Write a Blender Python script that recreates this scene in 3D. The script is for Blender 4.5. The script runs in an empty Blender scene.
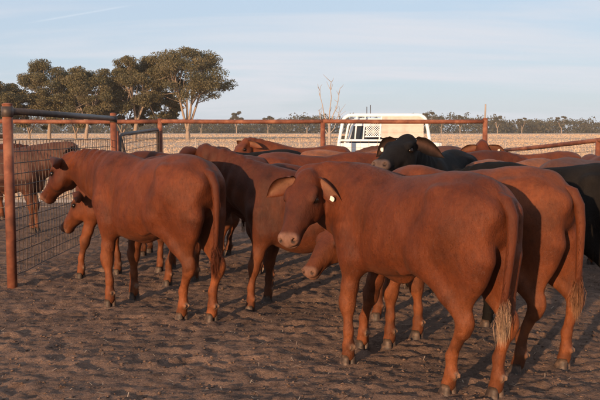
import bpy, math, random
import numpy as np
from mathutils import Vector, Matrix
from math import radians, sin, cos, pi

random.seed(7)
rng = np.random.default_rng(7)
scene = bpy.context.scene
C = scene.collection

# ------------------------------------------------------------------ camera
cd = bpy.data.cameras.new('camera')
cam = bpy.data.objects.new('camera', cd)
C.objects.link(cam)
cd.lens = 50.0
cd.sensor_width = 36.0
cd.clip_start = 0.1
cd.clip_end = 6000
cam.location = (0, 0, 1.45)
cam.rotation_euler = (radians(90 - 4.735), 0, 0)
scene.camera = cam

# ------------------------------------------------------------------ sky and sun
SUN_EL = radians(8.5)
SUN_DIR = np.array([-0.45, -0.89, 0.0])
SUN_DIR /= np.linalg.norm(SUN_DIR)
SUN_DIR = SUN_DIR * cos(SUN_EL) + np.array([0, 0, sin(SUN_EL)])

world = bpy.data.worlds.new('World')
scene.world = world
world.use_nodes = True
nt = world.node_tree
nt.nodes.clear()
wo = nt.nodes.new('ShaderNodeOutputWorld')
bg = nt.nodes.new('ShaderNodeBackground')
sky = nt.nodes.new('ShaderNodeTexSky')
sky.sky_type = 'NISHITA'
sky.sun_disc = False
sky.sun_elevation = SUN_EL
sky.sun_rotation = math.atan2(SUN_DIR[0], SUN_DIR[1])
sky.air_density = 1.0
sky.dust_density = 0.5
sky.ozone_density = 2.0
geo = nt.nodes.new('ShaderNodeTexCoord')
# thin high cloud: streaky noise over the whole sky, flattened towards the horizon
sep = nt.nodes.new('ShaderNodeSeparateXYZ')
nt.links.new(geo.outputs['Generated'], sep.inputs[0])
def wmath(op, a, b=None):
    m = nt.nodes.new('ShaderNodeMath'); m.operation = op
    for i, v in enumerate((a, b)):
        if v is None: continue
        if isinstance(v, (int, float)): m.inputs[i].default_value = v
        else: nt.links.new(v, m.inputs[i])
    return m.outputs[0]
zz = wmath('ADD', wmath('ABSOLUTE', sep.outputs[2]), 0.12)
cx = wmath('DIVIDE', sep.outputs[0], zz)
cy = wmath('DIVIDE', sep.outputs[1], zz)
comb = nt.nodes.new('ShaderNodeCombineXYZ')
nt.links.new(cx, comb.inputs[0]); nt.links.new(cy, comb.inputs[1])
mp = nt.nodes.new('ShaderNodeMapping')
mp.inputs['Rotation'].default_value = (0, 0, radians(24))
mp.inputs['Scale'].default_value = (0.30, 0.85, 1)
mp.inputs['Location'].default_value = (0.6, 1.3, 0)
nt.links.new(comb.outputs[0], mp.inputs[0])
nz = nt.nodes.new('ShaderNodeTexNoise')
nz.inputs['Scale'].default_value = 1.1
nz.inputs['Detail'].default_value = 9
nz.inputs['Roughness'].default_value = 0.56
nz.inputs['Distortion'].default_value = 0.5
nt.links.new(mp.outputs[0], nz.inputs[0])
cr = nt.nodes.new('ShaderNodeValToRGB')
cr.color_ramp.elements[0].position = 0.43; cr.color_ramp.elements[0].color = (0.05, 0.05, 0.05, 1)
cr.color_ramp.elements[1].position = 0.62; cr.color_ramp.elements[1].color = (0.9, 0.9, 0.9, 1)
nt.links.new(nz.outputs[0], cr.inputs[0])
mx = nt.nodes.new('ShaderNodeMix'); mx.data_type = 'RGBA'
mv = nt.nodes.new('ShaderNodeMix'); mv.data_type = 'RGBA'
mv.inputs[0].default_value = 0.80
nt.links.new(sky.outputs[0], mv.inputs[6])
mv.inputs[7].default_value = (2.75, 3.35, 4.25, 1)
nt.links.new(cr.outputs[0], mx.inputs[0])
nt.links.new(mv.outputs[2], mx.inputs[6])
mx.inputs[7].default_value = (3.9, 4.05, 4.4, 1)
# old contrail high in the sky
def skydir(az, el): return Vector((sin(radians(az))*cos(radians(el)), cos(radians(az))*cos(radians(el)), sin(radians(el))))
c1, c2 = skydir(-17.9, 6.9), skydir(-11.6, 8.2)
cn = c1.cross(c2).normalized(); ct = (c2-c1).normalized()
def wdot(v):
    d = nt.nodes.new('ShaderNodeVectorMath'); d.operation = 'DOT_PRODUCT'
    nt.links.new(geo.outputs['Generated'], d.inputs[0]); d.inputs[1].default_value = v; return d.outputs['Value']
def wrange(v, a, b):
    m = nt.nodes.new('ShaderNodeMapRange'); m.interpolation_type = 'SMOOTHSTEP'
    nt.links.new(v, m.inputs[0]); m.inputs[1].default_value = a; m.inputs[2].default_value = b; return m.outputs[0]
al = wdot(ct); l1, l2 = c1.dot(ct), c2.dot(ct)
cm = wmath('MULTIPLY', wrange(wmath('ABSOLUTE', wdot(cn)), .0016, .0002), wmath('MULTIPLY', wrange(al, l1-.01, l1+.03), wrange(al, l2+.015, l2-.02)))
cm = wmath('MULTIPLY', wmath('MULTIPLY', cm, wrange(wdot((0, 1, 0)), .5, .6)), .15)
mt2 = nt.nodes.new('ShaderNodeMix'); mt2.data_type = 'RGBA'
nt.links.new(cm, mt2.inputs[0]); nt.links.new(mx.outputs[2], mt2.inputs[6]); mt2.inputs[7].default_value = (5.6, 5.6, 5.7, 1)
nt.links.new(mt2.outputs[2], bg.inputs[0])
bg.inputs[1].default_value = 0.135
nt.links.new(bg.outputs[0], wo.inputs[0])

sl = bpy.data.lights.new('sun', 'SUN')
sl.energy = 4.9
sl.angle = radians(0.9)
sl.color = (1.0, 0.66, 0.39)
sun = bpy.data.objects.new('sun', sl)
C.objects.link(sun)
sun.rotation_euler = Vector(SUN_DIR).to_track_quat('Z', 'Y').to_euler()

scene.view_settings.view_transform = 'Standard'
scene.view_settings.look = 'None'
scene.view_settings.gamma = 1.0
scene.view_settings.exposure = 0.50

# ------------------------------------------------------------------ helpers
def mesh_np(name, verts, faces, smooth=True, cols=None, fsize=None):
    """faces: (n,k) int array of quads or tris, or list of such arrays"""
    if not isinstance(faces, list): faces = [faces]
    faces = [np.asarray(f, dtype=np.int32) for f in faces if len(f)]
    me = bpy.data.meshes.new(name)
    v = np.asarray(verts, dtype=np.float32)
    me.vertices.add(len(v)); me.vertices.foreach_set('co', v.ravel())
    li = np.concatenate([f.ravel() for f in faces])
    tot = np.concatenate([np.full(len(f), f.shape[1], np.int32) for f in faces])
    st = np.concatenate([[0], np.cumsum(tot)[:-1]]).astype(np.int32)
    me.loops.add(len(li)); me.loops.foreach_set('vertex_index', li)
    me.polygons.add(len(tot)); me.polygons.foreach_set('loop_start', st); me.polygons.foreach_set('loop_total', tot)
    me.polygons.foreach_set('use_smooth', np.full(len(tot), smooth, dtype=bool))
    if cols is not None:
        a = me.color_attributes.new('coat', 'FLOAT_COLOR', 'POINT')
        c4 = np.ones((len(v), 4), np.float32); c4[:, :3] = cols
        a.data.foreach_set('color', c4.ravel())
    me.update(calc_edges=True); me.validate()
    return me

def link(name, me, mat=None, parent=None):
    o = bpy.data.objects.new(name, me); C.objects.link(o)
    if mat is not None: me.materials.append(mat)
    if parent is not None: o.parent = parent
    return o

def empty(name, loc=(0, 0, 0), rz=0.0):
    o = bpy.data.objects.new(name, None); C.objects.link(o)
    o.location = loc; o.rotation_euler = (0, 0, rz); o.empty_display_size = 0.2
    return o

def tag(o, label=None, cat=None, group=None, kind=None):
    if label: o['label'] = label
    if cat: o['category'] = cat
    if group: o['group'] = group
    if kind: o['kind'] = kind
    return o

class MB:
    """collects shapes into one mesh"""
    def __init__(s): s.v = []; s.q = []; s.t = []; s.n = 0
    def add(s, v, q=None, t=None):
        v = np.asarray(v, float).reshape(-1, 3); s.v.append(v)
        if q is not None and len(q): s.q.append(np.asarray(q, int) + s.n)
        if t is not None and len(t): s.t.append(np.asarray(t, int) + s.n)
        s.n += len(v)
    def box(s, lo, hi, bev=0.0):
        x0, y0, z0 = lo; x1, y1, z1 = hi
        if bev <= 0:
            v = [(x0,y0,z0),(x1,y0,z0),(x1,y1,z0),(x0,y1,z0),(x0,y0,z1),(x1,y0,z1),(x1,y1,z1),(x0,y1,z1)]
            s.add(v, [(0,3,2,1),(4,5,6,7),(0,1,5,4),(1,2,6,5),(2,3,7,6),(3,0,4,7)])
        else:
            b = bev
            def ring(z, i): return [(x0+b+i,y0+i,z),(x1-b-i,y0+i,z),(x1-i,y0+b+i,z),(x1-i,y1-b-i,z),(x1-b-i,y1-i,z),(x0+b+i,y1-i,z),(x0+i,y1-b-i,z),(x0+i,y0+b+i,z)]
            v = ring(z0, b) + ring(z0+b, 0) + ring(z1-b, 0) + ring(z1, b)
            q = [(r*8+k, r*8+(k+1)%8, r*8+8+(k+1)%8, r*8+8+k) for r in range(3) for k in range(8)]
            n = s.n
            s.add(v, q)
            for base, rev in ((0, True), (24, False)):
                idx = [(0,1,2,3),(0,3,4,7),(4,5,6,7)]
                s.q.append(np.array([tuple(reversed([n+base+i for i in f])) if rev else tuple(n+base+i for i in f) for f in idx]))
    def tube(s, pts, r, seg=10, cap=True):
        pts = [np.asarray(p, float) for p in pts]
        rs = r if isinstance(r, (list, tuple, np.ndarray)) else [r]*len(pts)
        ref = None; rings = []
        for i, p in enumerate(pts):
            d = pts[min(i+1, len(pts)-1)] - pts[max(i-1, 0)]
            d = d/ (np.linalg.norm(d) + 1e-9)
            if ref is None:
                ref = np.array([0,0,1.]) if abs(d[2]) < .9 else np.array([1.,0,0])
            u = np.cross(d, ref); u /= np.linalg.norm(u) + 1e-9
            w = np.cross(u, d); ref = w
            a = np.arange(seg)*2*pi/seg
            rings.append(p + rs[i]*(np.cos(a)[:,None]*u + np.sin(a)[:,None]*w))
        v = np.concatenate(rings); q = []
        for i in range(len(pts)-1):
            for k in range(seg):
                a, b = i*seg+k, i*seg+(k+1)%seg
                q.append((a, a+seg, b+seg, b))
        t = []
        if cap:
            v = np.concatenate([v, [pts[0]], [pts[-1]]]); c0 = len(v)-2
            L = (len(pts)-1)*seg
            for k in range(seg):
                t.append((c0, k, (k+1)%seg)); t.append((c0+1, L+(k+1)%seg, L+k))
        s.add(v, q, t)
    def build(s, name, mat, parent=None, smooth=False):
        fs = []
        if s.q: fs.append(np.concatenate(s.q))
        if s.t: fs.append(np.concatenate(s.t))
        return link(name, mesh_np(name, np.concatenate(s.v), fs, smooth), mat, parent)

def hash2(ix, iy, seed):
    h = (ix*374761393 + iy*668265263 + seed*974711) & 0xffffffff
    h = ((h ^ (h >> 13))*1274126177) & 0xffffffff
    return ((h ^ (h >> 16)) & 0xffffff)/float(0xffffff)

def vnoise(x, y, seed=0):
    ix = np.floor(x).astype(np.int64); iy = np.floor(y).astype(np.int64)
    fx = x-ix; fy = y-iy
    fx = fx*fx*fx*(fx*(fx*6-15)+10); fy = fy*fy*fy*(fy*(fy*6-15)+10)
    a = hash2(ix, iy, seed); b = hash2(ix+1, iy, seed); c = hash2(ix, iy+1, seed); d = hash2(ix+1, iy+1, seed)
    return (a*(1-fx)+b*fx)*(1-fy) + (c*(1-fx)+d*fx)*fy - .5

# ------------------------------------------------------------------ materials
MATS = {}
def nodes(name):
    m = bpy.data.materials.new(name); m.use_nodes = True; MATS[name] = m
    n = m.node_tree.nodes; l = m.node_tree.links
    return m, n, l, n['Principled BSDF']

def tex_noise(n, l, scale, detail=5, rough=.55, coord='Object', dist=0.0, scl=None):
    tc = n.new('ShaderNodeTexCoord'); t = n.new('ShaderNodeTexNoise')
    t.inputs['Scale'].default_value = scale; t.inputs['Detail'].default_value = detail
    t.inputs['Roughness'].default_value = rough; t.inputs['Distortion'].default_value = dist
    src = tc.outputs[coord]
    if scl:
        m = n.new('ShaderNodeMapping'); m.inputs['Scale'].default_value = scl
        l.new(src, m.inputs[0]); src = m.outputs[0]
    l.new(src, t.inputs[0])
    return t.outputs[0]

def ramp(n, l, fac, stops):
    r = n.new('ShaderNodeValToRGB'); e = r.color_ramp.elements
    while len(e) < len(stops): e.new(.5)
    for el, (p, c) in zip(e, stops): el.position = p; el.color = (*c, 1)
    l.new(fac, r.inputs[0]); return r.outputs[0]

def mixc(n, l, fac, a, b, blend='MIX'):
    m = n.new('ShaderNodeMix'); m.data_type = 'RGBA'; m.blend_type = blend
    for i, v in ((0, fac), (6, a), (7, b)):
        if isinstance(v, (int, float)): m.inputs[i].default_value = v
        elif isinstance(v, tuple): m.inputs[i].default_value = (*v, 1)
        else: l.new(v, m.inputs[i])
    return m.outputs[2]

def bump(n, l, h, bsdf, strength, dist):
    b = n.new('ShaderNodeBump'); b.inputs['Strength'].default_value = strength; b.inputs['Distance'].default_value = dist
    l.new(h, b.inputs['Height']); l.new(b.outputs[0], bsdf.inputs['Normal'])

def simple(name, stops, scale=8, rough=.6, metal=0, bmp=.2, bd=.004, spec=.4, detail=6):
    m, n, l, b = nodes(name)
    f = tex_noise(n, l, scale, detail, .6)
    l.new(ramp(n, l, f, stops), b.inputs['Base Color'])
    b.inputs['Roughness'].default_value = rough; b.inputs['Metallic'].default_value = metal
    b.inputs['Specular IOR Level'].default_value = spec
    if bmp: bump(n, l, tex_noise(n, l, scale*5, 4), b, bmp, bd)
    return m

simple('rust_pipe', [(.32, (.075,.024,.014)), (.5, (.17,.052,.026)), (.66, (.27,.105,.055))], 5, .75, 0, .35, .003)
simple('dark_pipe', [(.35, (.045,.036,.033)), (.6, (.085,.062,.052)), (.75, (.16,.08,.05))], 9, .55, .3, .2, .002)
simple('wire', [(.3, (.06,.045,.04)), (.7, (.13,.09,.07))], 20, .6, .5, 0)
simple('wire_pale', [(.3, (.22,.18,.15)), (.7, (.34,.28,.24))], 20, .55, .5, 0)
simple('white_paint', [(.3, (.70,.68,.65)), (.55, (.80,.79,.77)), (.8, (.66,.58,.50))], 3, .38, 0, 0)
simple('beige_panel', [(.3, (.42,.34,.29)), (.5, (.52,.43,.37)), (.75, (.36,.28,.24))], 4, .7, 0, .1)
simple('black_rubber', [(.3, (.02,.02,.02)), (.7, (.05,.04,.035))], 12, .8, 0, .2)
simple('steel_grey', [(.3, (.22,.21,.20)), (.7, (.36,.34,.32))], 12, .45, .6, .1)
simple('bark_pale', [(.3, (.22,.155,.115)), (.55, (.32,.24,.18)), (.75, (.15,.10,.07))], 3, .85, 0, .5, .03)
simple('dead_wood', [(.3, (.25,.20,.165)), (.7, (.38,.32,.27))], 6, .85, 0, .4, .01)
simple('hoof_horn', [(.3, (.025,.017,.013)), (.5, (.055,.034,.024)), (.72, (.15,.09,.06))], 30, .6, 0, .3, .003)
simple('tag_plastic', [(.3, (.72,.69,.62)), (.7, (.8,.78,.72))], 10, .5, 0, 0)
simple('tag_orange', [(.3, (.75,.25,.05)), (.7, (.8,.3,.07))], 10, .5, 0, 0)
simple('red_lens', [(.3, (.35,.02,.015)), (.7, (.45,.03,.02))], 10, .25, 0, 0)

m, n, l, b = nodes('dark_glass')
b.inputs['Base Color'].default_value = (.02,.022,.025,1); b.inputs['Roughness'].default_value = .12
m, n, l, b = nodes('eye')
b.inputs['Base Color'].default_value = (.008,.005,.004,1); b.inputs['Roughness'].default_value = .2; b.inputs['Specular IOR Level'].default_value = .3

def foliage_mat(name, c0, c1, c2):
    m, n, l, b = nodes(name)
    oi = n.new('ShaderNodeAttribute'); oi.attribute_name = 'coat'
    f = tex_noise(n, l, .45, 3)
    c = mixc(n, l, f, c0, c1)
    c = mixc(n, l, oi.outputs['Fac'], c, c2)
    l.new(c, b.inputs['Base Color']); b.inputs['Roughness'].default_value = .6
    b.inputs['Specular IOR Level'].default_value = .25
    tr = n.new('ShaderNodeBsdfTranslucent'); l.new(c, tr.inputs[0])
    mxs = n.new('ShaderNodeMixShader'); mxs.inputs[0].default_value = .30
    l.new(b.outputs[0], mxs.inputs[1]); l.new(tr.outputs[0], mxs.inputs[2])
    l.new(mxs.outputs[0], n['Material Output'].inputs[0])
    return m
foliage_mat('gum_leaf', (.088,.080,.038), (.125,.108,.052), (.17,.135,.068))
foliage_mat('far_leaf', (.055,.055,.032), (.085,.076,.043), (.11,.09,.052))
foliage_mat('dry_grass', (.58,.42,.28), (.64,.48,.34), (.54,.38,.25))

# coat: colour painted per vertex as on the real hide (muzzle, pasterns), with hair-scale variation
def coat_mat(name, sheen, rough, spec):
    m, n, l, b = nodes(name)
    at = n.new('ShaderNodeAttribute'); at.attribute_name = 'coat'
    f1 = tex_noise(n, l, 5.5, 5, .6)
    f2 = tex_noise(n, l, 26, 7, .75, scl=(1, 1.3, .55), dist=.6)
    v1 = ramp(n, l, f1, [(.30, (.64,.60,.58)), (.5, (1,1,1)), (.70, (1.2,1.24,1.26))])
    v2 = ramp(n, l, f2, [(.28, (.70,.68,.67)), (.5, (1,1,1)), (.74, (1.28,1.30,1.30))])
    c = mixc(n, l, 1.0, at.outputs['Color'], v1, 'MULTIPLY')
    c = mixc(n, l, 1.0, c, v2, 'MULTIPLY')
    l.new(c, b.inputs['Base Color'])
    b.inputs['Roughness'].default_value = rough; b.inputs['Specular IOR Level'].default_value = spec
    b.inputs['Sheen Weight'].default_value = sheen; b.inputs['Sheen Roughness'].default_value = .5
    b.inputs['Sheen Tint'].default_value = (.75,.45,.30,1)
    bump(n, l, tex_noise(n, l, 48, 7, .75, scl=(1, 1.4, .5), dist=.5), b, .55, .010)
    return m
coat_mat('red_coat', .03, .60, .22)
coat_mat('black_coat', .0, .75, .08)

def ground_mat():
    m, n, l, b = nodes('churned_dirt')
    f1 = tex_noise(n, l, 1.3, 6, .6)
    f2 = tex_noise(n, l, 9, 8, .65)
    f3 = tex_noise(n, l, 60, 5, .7)
    c1 = ramp(n, l, f1, [(.3, (.150,.096,.070)), (.5, (.205,.128,.091)), (.7, (.27,.165,.114))])
    v2 = ramp(n, l, f2, [(.28, (.50,.48,.47)), (.5, (.95,.95,.95)), (.72, (1.3,1.26,1.2))])
    v3 = ramp(n, l, f3, [(.3, (.62,.61,.6)), (.5, (1,1,1)), (.75, (1.35,1.32,1.25))])
    c = mixc(n, l, 1.0, c1, v2, 'MULTIPLY'); c = mixc(n, l, 1.0, c, v3, 'MULTIPLY')
    # broken chaff and dung flecks trodden into the dirt
    vo = n.new('ShaderNodeTexVoronoi'); vo.inputs['Scale'].default_value = 42
    tc = n.new('ShaderNodeTexCoord'); mpn = n.new('ShaderNodeMapping'); mpn.inputs['Scale'].default_value = (1, .45, 1)
    mpn.inputs['Rotation'].default_value = (0, 0, .5)
    l.new(tc.outputs['Object'], mpn.inputs[0]); l.new(mpn.outputs[0], vo.inputs[0])
    fl = ramp(n, l, vo.outputs['Distance'], [(.07, (1,1,1)), (.13, (0,0,0))])
    gate = ramp(n, l, tex_noise(n, l, 3.1, 4), [(.44, (0,0,0)), (.58, (.8,.8,.8))])
    msk = mixc(n, l, 1.0, fl, gate, 'MULTIPLY')
    c = mixc(n, l, msk, c, (.40,.29,.20))
    l.new(c, b.inputs['Base Color']); b.inputs['Roughness'].default_value = .92
    b.inputs['Specular IOR Level'].default_value = .15
    hsum = n.new('ShaderNodeMath'); hsum.operation = 'ADD'
    l.new(f3, hsum.inputs[0]); l.new(f2, hsum.inputs[1])
    bump(n, l, hsum.outputs[0], b, 1.0, .022)
ground_mat()
def paddock_mat():
    m, n, l, b = nodes('dry_paddock')
    f1 = tex_noise(n, l, .05, 6, .6, scl=(.35, 1, 1))
    f2 = tex_noise(n, l, .9, 6, .65)
    c1 = ramp(n, l, f1, [(.3, (.46,.31,.21)), (.5, (.54,.385,.27)), (.7, (.58,.44,.33))])
    v2 = ramp(n, l, f2, [(.3, (.8,.78,.75)), (.55, (1,1,1)), (.75, (1.1,1.1,1.1))])
    c = mixc(n, l, 1.0, c1, v2, 'MULTIPLY')
    l.new(c, b.inputs['Base Color']); b.inputs['Roughness'].default_value = .95
    b.inputs['Specular IOR Level'].default_value = .1
    bump(n, l, f2, b, .6, .05)
paddock_mat()

# ------------------------------------------------------------------ ground
def axis_lin(segs):
    out = []
    for a, b_, st in segs: out.append(np.arange(a, b_-1e-6, st))
    out.append([segs[-1][1]]); return np.concatenate(out)
gx = axis_lin([(-11, -5, .25), (-5, -3.2, .06), (-3.2, 3.4, .026), (3.4, 5.5, .06), (5.5, 12, .25)])
gy = [1.0]
while gy[-1] < 18.5:
    y = gy[-1]; gy.append(y + (.10 if y < 2.4 else max(.018, .0042*y)))
gy = np.array(gy)
GX, GY = np.meshgrid(gx, gy)
def rough_ground(x, y):
    w = vnoise(x*1.1, y*1.1, 31)*.5
    h = .030*vnoise(x*.8, y*.8, 1) + .012*vnoise(x*2.3+w, y*2.6, 2)
    n1 = vnoise(x*5.2+w, y*5.6, 3); h += .008*n1
    h += .012*(.25-np.abs(vnoise(x*6.8, y*7.4+w, 4)))
    h += .009*vnoise(x*14, y*16, 5) + .014*vnoise(x*27, y*31, 6) + .013*vnoise(x*58, y*61, 7)
    return h
GZ = rough_ground(GX, GY)
# hoof prints trodden into the dirt
for _ in range(1900):
    px = rng.uniform(-4.5, 4.8); py = rng.uniform(2.3, 13)
    r = rng.uniform(.05, .085); dep = rng.uniform(.004, .017)
    i0, i1 = np.searchsorted(gy, [py-3*r, py+3*r]); j0, j1 = np.searchsorted(gx, [px-3*r, px+3*r])
    if i1 <= i0 or j1 <= j0: continue
    an = rng.uniform(0, pi); X = GX[i0:i1, j0:j1]-px; Y = GY[i0:i1, j0:j1]-py
    u = (X*cos(an)+Y*sin(an))/1.25; v = -X*sin(an)+Y*cos(an)
    d = np.sqrt(u*u+v*v)/r
    GZ[i0:i1, j0:j1] += -dep*np.exp(-(d*1.15)**4) + .45*dep*np.exp(-((d-1.35)/.42)**2)
edge = np.minimum.reduce([np.clip((GX+11)/1.5, 0, 1), np.clip((12-GX)/1.5, 0, 1), np.clip((18.5-GY)/2.0, 0, 1), np.clip((GY-.9)/.3, 0, 1)])
GZ = GZ*edge - .10*(1-edge)
ny, nx = GX.shape
idx = np.arange(ny*nx).reshape(ny, nx)
q = np.stack([idx[:-1,:-1], idx[:-1,1:], idx[1:,1:], idx[1:,:-1]], -1).reshape(-1, 4)
yard = link('yard_ground', mesh_np('yard_ground', np.stack([GX, GY, GZ], -1).reshape(-1, 3), q), MATS['churned_dirt'])
tag(yard, kind='structure')
def gz(x, y):
    i = min(max(np.searchsorted(gy, y)-1, 0), ny-2); j = min(max(np.searchsorted(gx, x)-1, 0), nx-2)
    fy = min(max((y-gy[i])/(gy[i+1]-gy[i]), 0), 1); fx = min(max((x-gx[j])/(gx[j+1]-gx[j]), 0), 1)
    return float((GZ[i,j]*(1-fx)+GZ[i,j+1]*fx)*(1-fy) + (GZ[i+1,j]*(1-fx)+GZ[i+1,j+1]*fx)*fy)

# the plain: one sheet to the horizon with a gentle roll, finer near the yard
r_ = np.concatenate([np.linspace(0, 60, 40), np.geomspace(64, 4500, 40)])
ax = np.concatenate([-r_[::-1][:-1], r_])
PX, PY = np.meshgrid(ax, ax + 10)
dist = np.hypot(PX, PY-8)
PZ = -.035 + .25*vnoise(PX*.02, PY*.02, 11)*np.clip((dist-22)/60, 0, 1) + .03*vnoise(PX*.6, PY*.6, 12)*np.clip((dist-16)/10, 0, 1)
PZ = np.where(dist < 16, -.035, PZ)
PZ = np.where((np.abs(PX) < 9.5) & (PY > 1.5) & (PY < 17.0), -.16, PZ)
n_ = len(ax); idx = np.arange(n_*n_).reshape(n_, n_)
q = np.stack([idx[:-1,:-1], idx[:-1,1:], idx[1:,1:], idx[1:,:-1]], -1).reshape(-1, 4)
tag(link('paddock_ground', mesh_np('paddock_ground', np.stack([PX, PY, PZ], -1).reshape(-1, 3), q), MATS['dry_paddock']), kind='structure')

# clods, dung crumbs and straw lying on the yard
def clods(name, N, smin, smax, mat, label, cat, seed):
    r = np.random.default_rng(seed)
    base = np.array([(1,0,0),(0,1,0),(-1,0,0),(0,-1,0),(0,0,1),(0,0,-1)], float)
    tri = np.array([(0,1,4),(1,2,4),(2,3,4),(3,0,4),(1,0,5),(2,1,5),(3,2,5),(0,3,5)])
    V = []; T = []
    for k in range(N):
        y = 2.4 + 9.5*r.random()**1.7; x = r.uniform(-.42, .42)*y*1.15
        s = smin*(smax/smin)**(r.random()**1.8)
        v = base*s*r.uniform(.6, 1.3, (6, 3))*np.array([1.1, 1.0, .6])
        a = r.uniform(0, pi); R = np.array([[cos(a), -sin(a), 0], [sin(a), cos(a), 0], [0, 0, 1]])
        V.append(v @ R.T + [x, y, gz(x, y) + .15*s]); T.append(tri + 6*k)
    o = link(name, mesh_np(name, np.concatenate(V), np.concatenate(T), True), mat)
    return tag(o, label, cat, kind='stuff')
clods('dirt_clods', 14000, .003, .016, MATS['churned_dirt'], 'loose dirt clods scattered over the trodden yard', 'dirt', 5)
def straw(N, seed):
    r = np.random.default_rng(seed); V = []; Q = []
    for k in range(N):
        y = 2.4 + 9*r.random()**1.6; x = r.uniform(-.42, .42)*y*1.15
        a = r.uniform(0, pi); L = r.uniform(.008, .03); w = r.uniform(.001, .0025); z = gz(x, y) + .006
        d = np.array([cos(a), sin(a), r.uniform(-.15, .25)])*L; p = np.array([-sin(a), cos(a), 0])*w; c = np.array([x, y, z])
        V += [c-d-p, c-d+p, c+d+p, c+d-p]; Q.append([4*k, 4*k+1, 4*k+2, 4*k+3])
    o = link('straw_litter', mesh_np('straw_litter', V, np.array(Q), False, np.repeat(r.random((N, 1)), 4, 0)*np.ones(3)), MATS['dry_grass'])
    return tag(o, 'short dry straw bits trodden into the yard dirt', 'straw', kind='stuff')
straw(1500, 9)

# dry grass on the paddock behind the yard
def grass(N, seed):
    r = np.random.default_rng(seed); V = []; T = []; col = []
    n0 = 0
    for k in range(N):
        y = 18.0*(20**r.random()); x = r.uniform(-.5, .5)*y
        g = r.uniform(.3, .6)
        for bnum in range(3):
            a = r.uniform(0, 2*pi); h = r.uniform(.03, .09) + .0004*y; w = .005 + .0007*y
            bx = x + r.normal(0, .06); by = y + r.normal(0, .06)
            V += [(bx-w*cos(a), by-w*sin(a), -.06), (bx+w*cos(a), by+w*sin(a), -.06), (bx+r.normal(0, .05), by+r.normal(0, .05), h)]
            T.append((n0, n0+1, n0+2)); n0 += 3; col += [(g, g, g)]*3
    o = link('dry_grass', mesh_np('dry_grass', V, np.array(T), False, np.array(col)), MATS['dry_grass'])
    return tag(o, 'short dry straw coloured grass across the flat paddock', 'grass', kind='stuff')
grass(42000, 3)
# ------------------------------------------------------------------ fences and gates
PITCH = 0.09
def pipe(name, a, b, r, mat, parent, seg=12, sag=0.0):
    mb = MB(); a = np.array(a, float); b = np.array(b, float)
    pts = [a + (b-a)*t + np.array([0, 0, -sag*4*t*(1-t)]) for t in np.linspace(0, 1, 7 if sag else 2)]
    mb.tube(pts, r, seg); return mb.build(name, mat, parent, True)

def post(parent, x, y, top, r, mat, lean=(0, 0), cap=True):
    mb = MB(); z0 = gz(x, y) - .12 if 1 < y < 18 else -.2
    mb.tube([(x, y, z0), (x+lean[0], y+lean[1], top)], r, 16)
    o = mb.build('post', mat, parent, True)
    if cap:
        c = MB(); c.tube([(x+lean[0], y+lean[1], top), (x+lean[0], y+lean[1], top+.008), (x+lean[0], y+lean[1], top+.016)], [r*1.06, r*1.06, r*.5], 16)
        c.build('post_cap', mat, o, True)
    return o

def wire_panel(parent, p0, p1, z0a, z0b, z1a, z1b, hs, vs, r, mat, name='wire_mesh', seed=1):
    """weldmesh panel between two ground points, wires with slight kinks"""
    rr = np.random.default_rng(seed); mb = MB()
    p0 = np.array(p0, float); p1 = np.array(p1, float); L = np.linalg.norm(p1-p0); d = (p1-p0)/L; nrm = np.array([-d[1], d[0]])
    bulge = lambda s, z: .02*sin(s*1.7+seed)*sin(z*3+seed*2)
    def P(s, f):
        t = s/L; lo = z0a + (z0b-z0a)*t; hi = z1a + (z1b-z1a)*t; z = lo + (hi-lo)*f
        xy = p0 + d*s + nrm*bulge(s, z); return (xy[0], xy[1], z)
    nh = max(2, int(round((z1a-z0a)/hs)))
    nsub = max(3, int(L/.45))
    for k in range(nh+1):
        f = k/nh; kk = rr.normal(0, .004, nsub+1)
        mb.tube([np.array(P(L*i/nsub, f)) + [0, 0, kk[i]] for i in range(nsub+1)], r, 5, False)
    nv = int(L/vs)
    for k in range(nv+1):
        s = L*k/nv; mb.tube([np.array(P(s, f)) + np.array([nrm[0], nrm[1], 0])*(2*r) for f in (0, .33, .66, 1)], r, 5, False)
    o = mb.build(name, mat, parent, True); o['kind'] = 'stuff'
    return o

RP, DP, WR, WP = MATS['rust_pipe'], MATS['dark_pipe'], MATS['wire'], MATS['wire_pale']
# left side fence, running away from the camera
lf = empty('mesh_fence', (-2.69, 7.7, 0)); lf_inv = (2.69, -7.7, 0)
tag(lf, 'rusty post and dark pipe fence with welded wire mesh along the yard side', 'fence')
def rel(root):
    off = np.array(root.location)
    for ch in root.children: ch.location = tuple(-off)
for (x, y, top) in ((-2.69, 7.7, 1.69), (-2.63, 11.8, 1.69)):
    post(lf, x, y, top, .046, RP)
pipe('top_rail', (-2.69, 7.7, 1.635), (-2.63, 11.8, 1.625), .034, DP, lf)
wire_panel(lf, (-2.735, 7.74), (-2.675, 11.76), .07, .07, 1.36, 1.34, .105, .105, .0045, WR, seed=3)
rel(lf)
cf = empty('cross_fence', (-5.0, 7.7, 0))
tag(cf, 'mesh cross fence running off from the near rusty post', 'fence')
for x in (-5.4, -8.2): post(cf, x, 7.75, 1.67, .046, RP)
pipe('top_rail', (-8.2, 7.75, 1.40), (-2.74, 7.72, 1.40), .02, DP, cf)
wire_panel(cf, (-8.2, 7.79), (-2.74, 7.76), .10, .10, 1.36, 1.36, .105, .105, .0042, WR, seed=2)
rel(cf)
for (x, y, z) in ((-2.69, 7.7, 1.635), (-2.63, 11.8, 1.625)):
    mb = MB(); mb.tube([(x, y, z-.055), (x, y, z+.04)], .053, 16); mb.build('clamp_band', DP, lf, True)
rel(lf)
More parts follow.
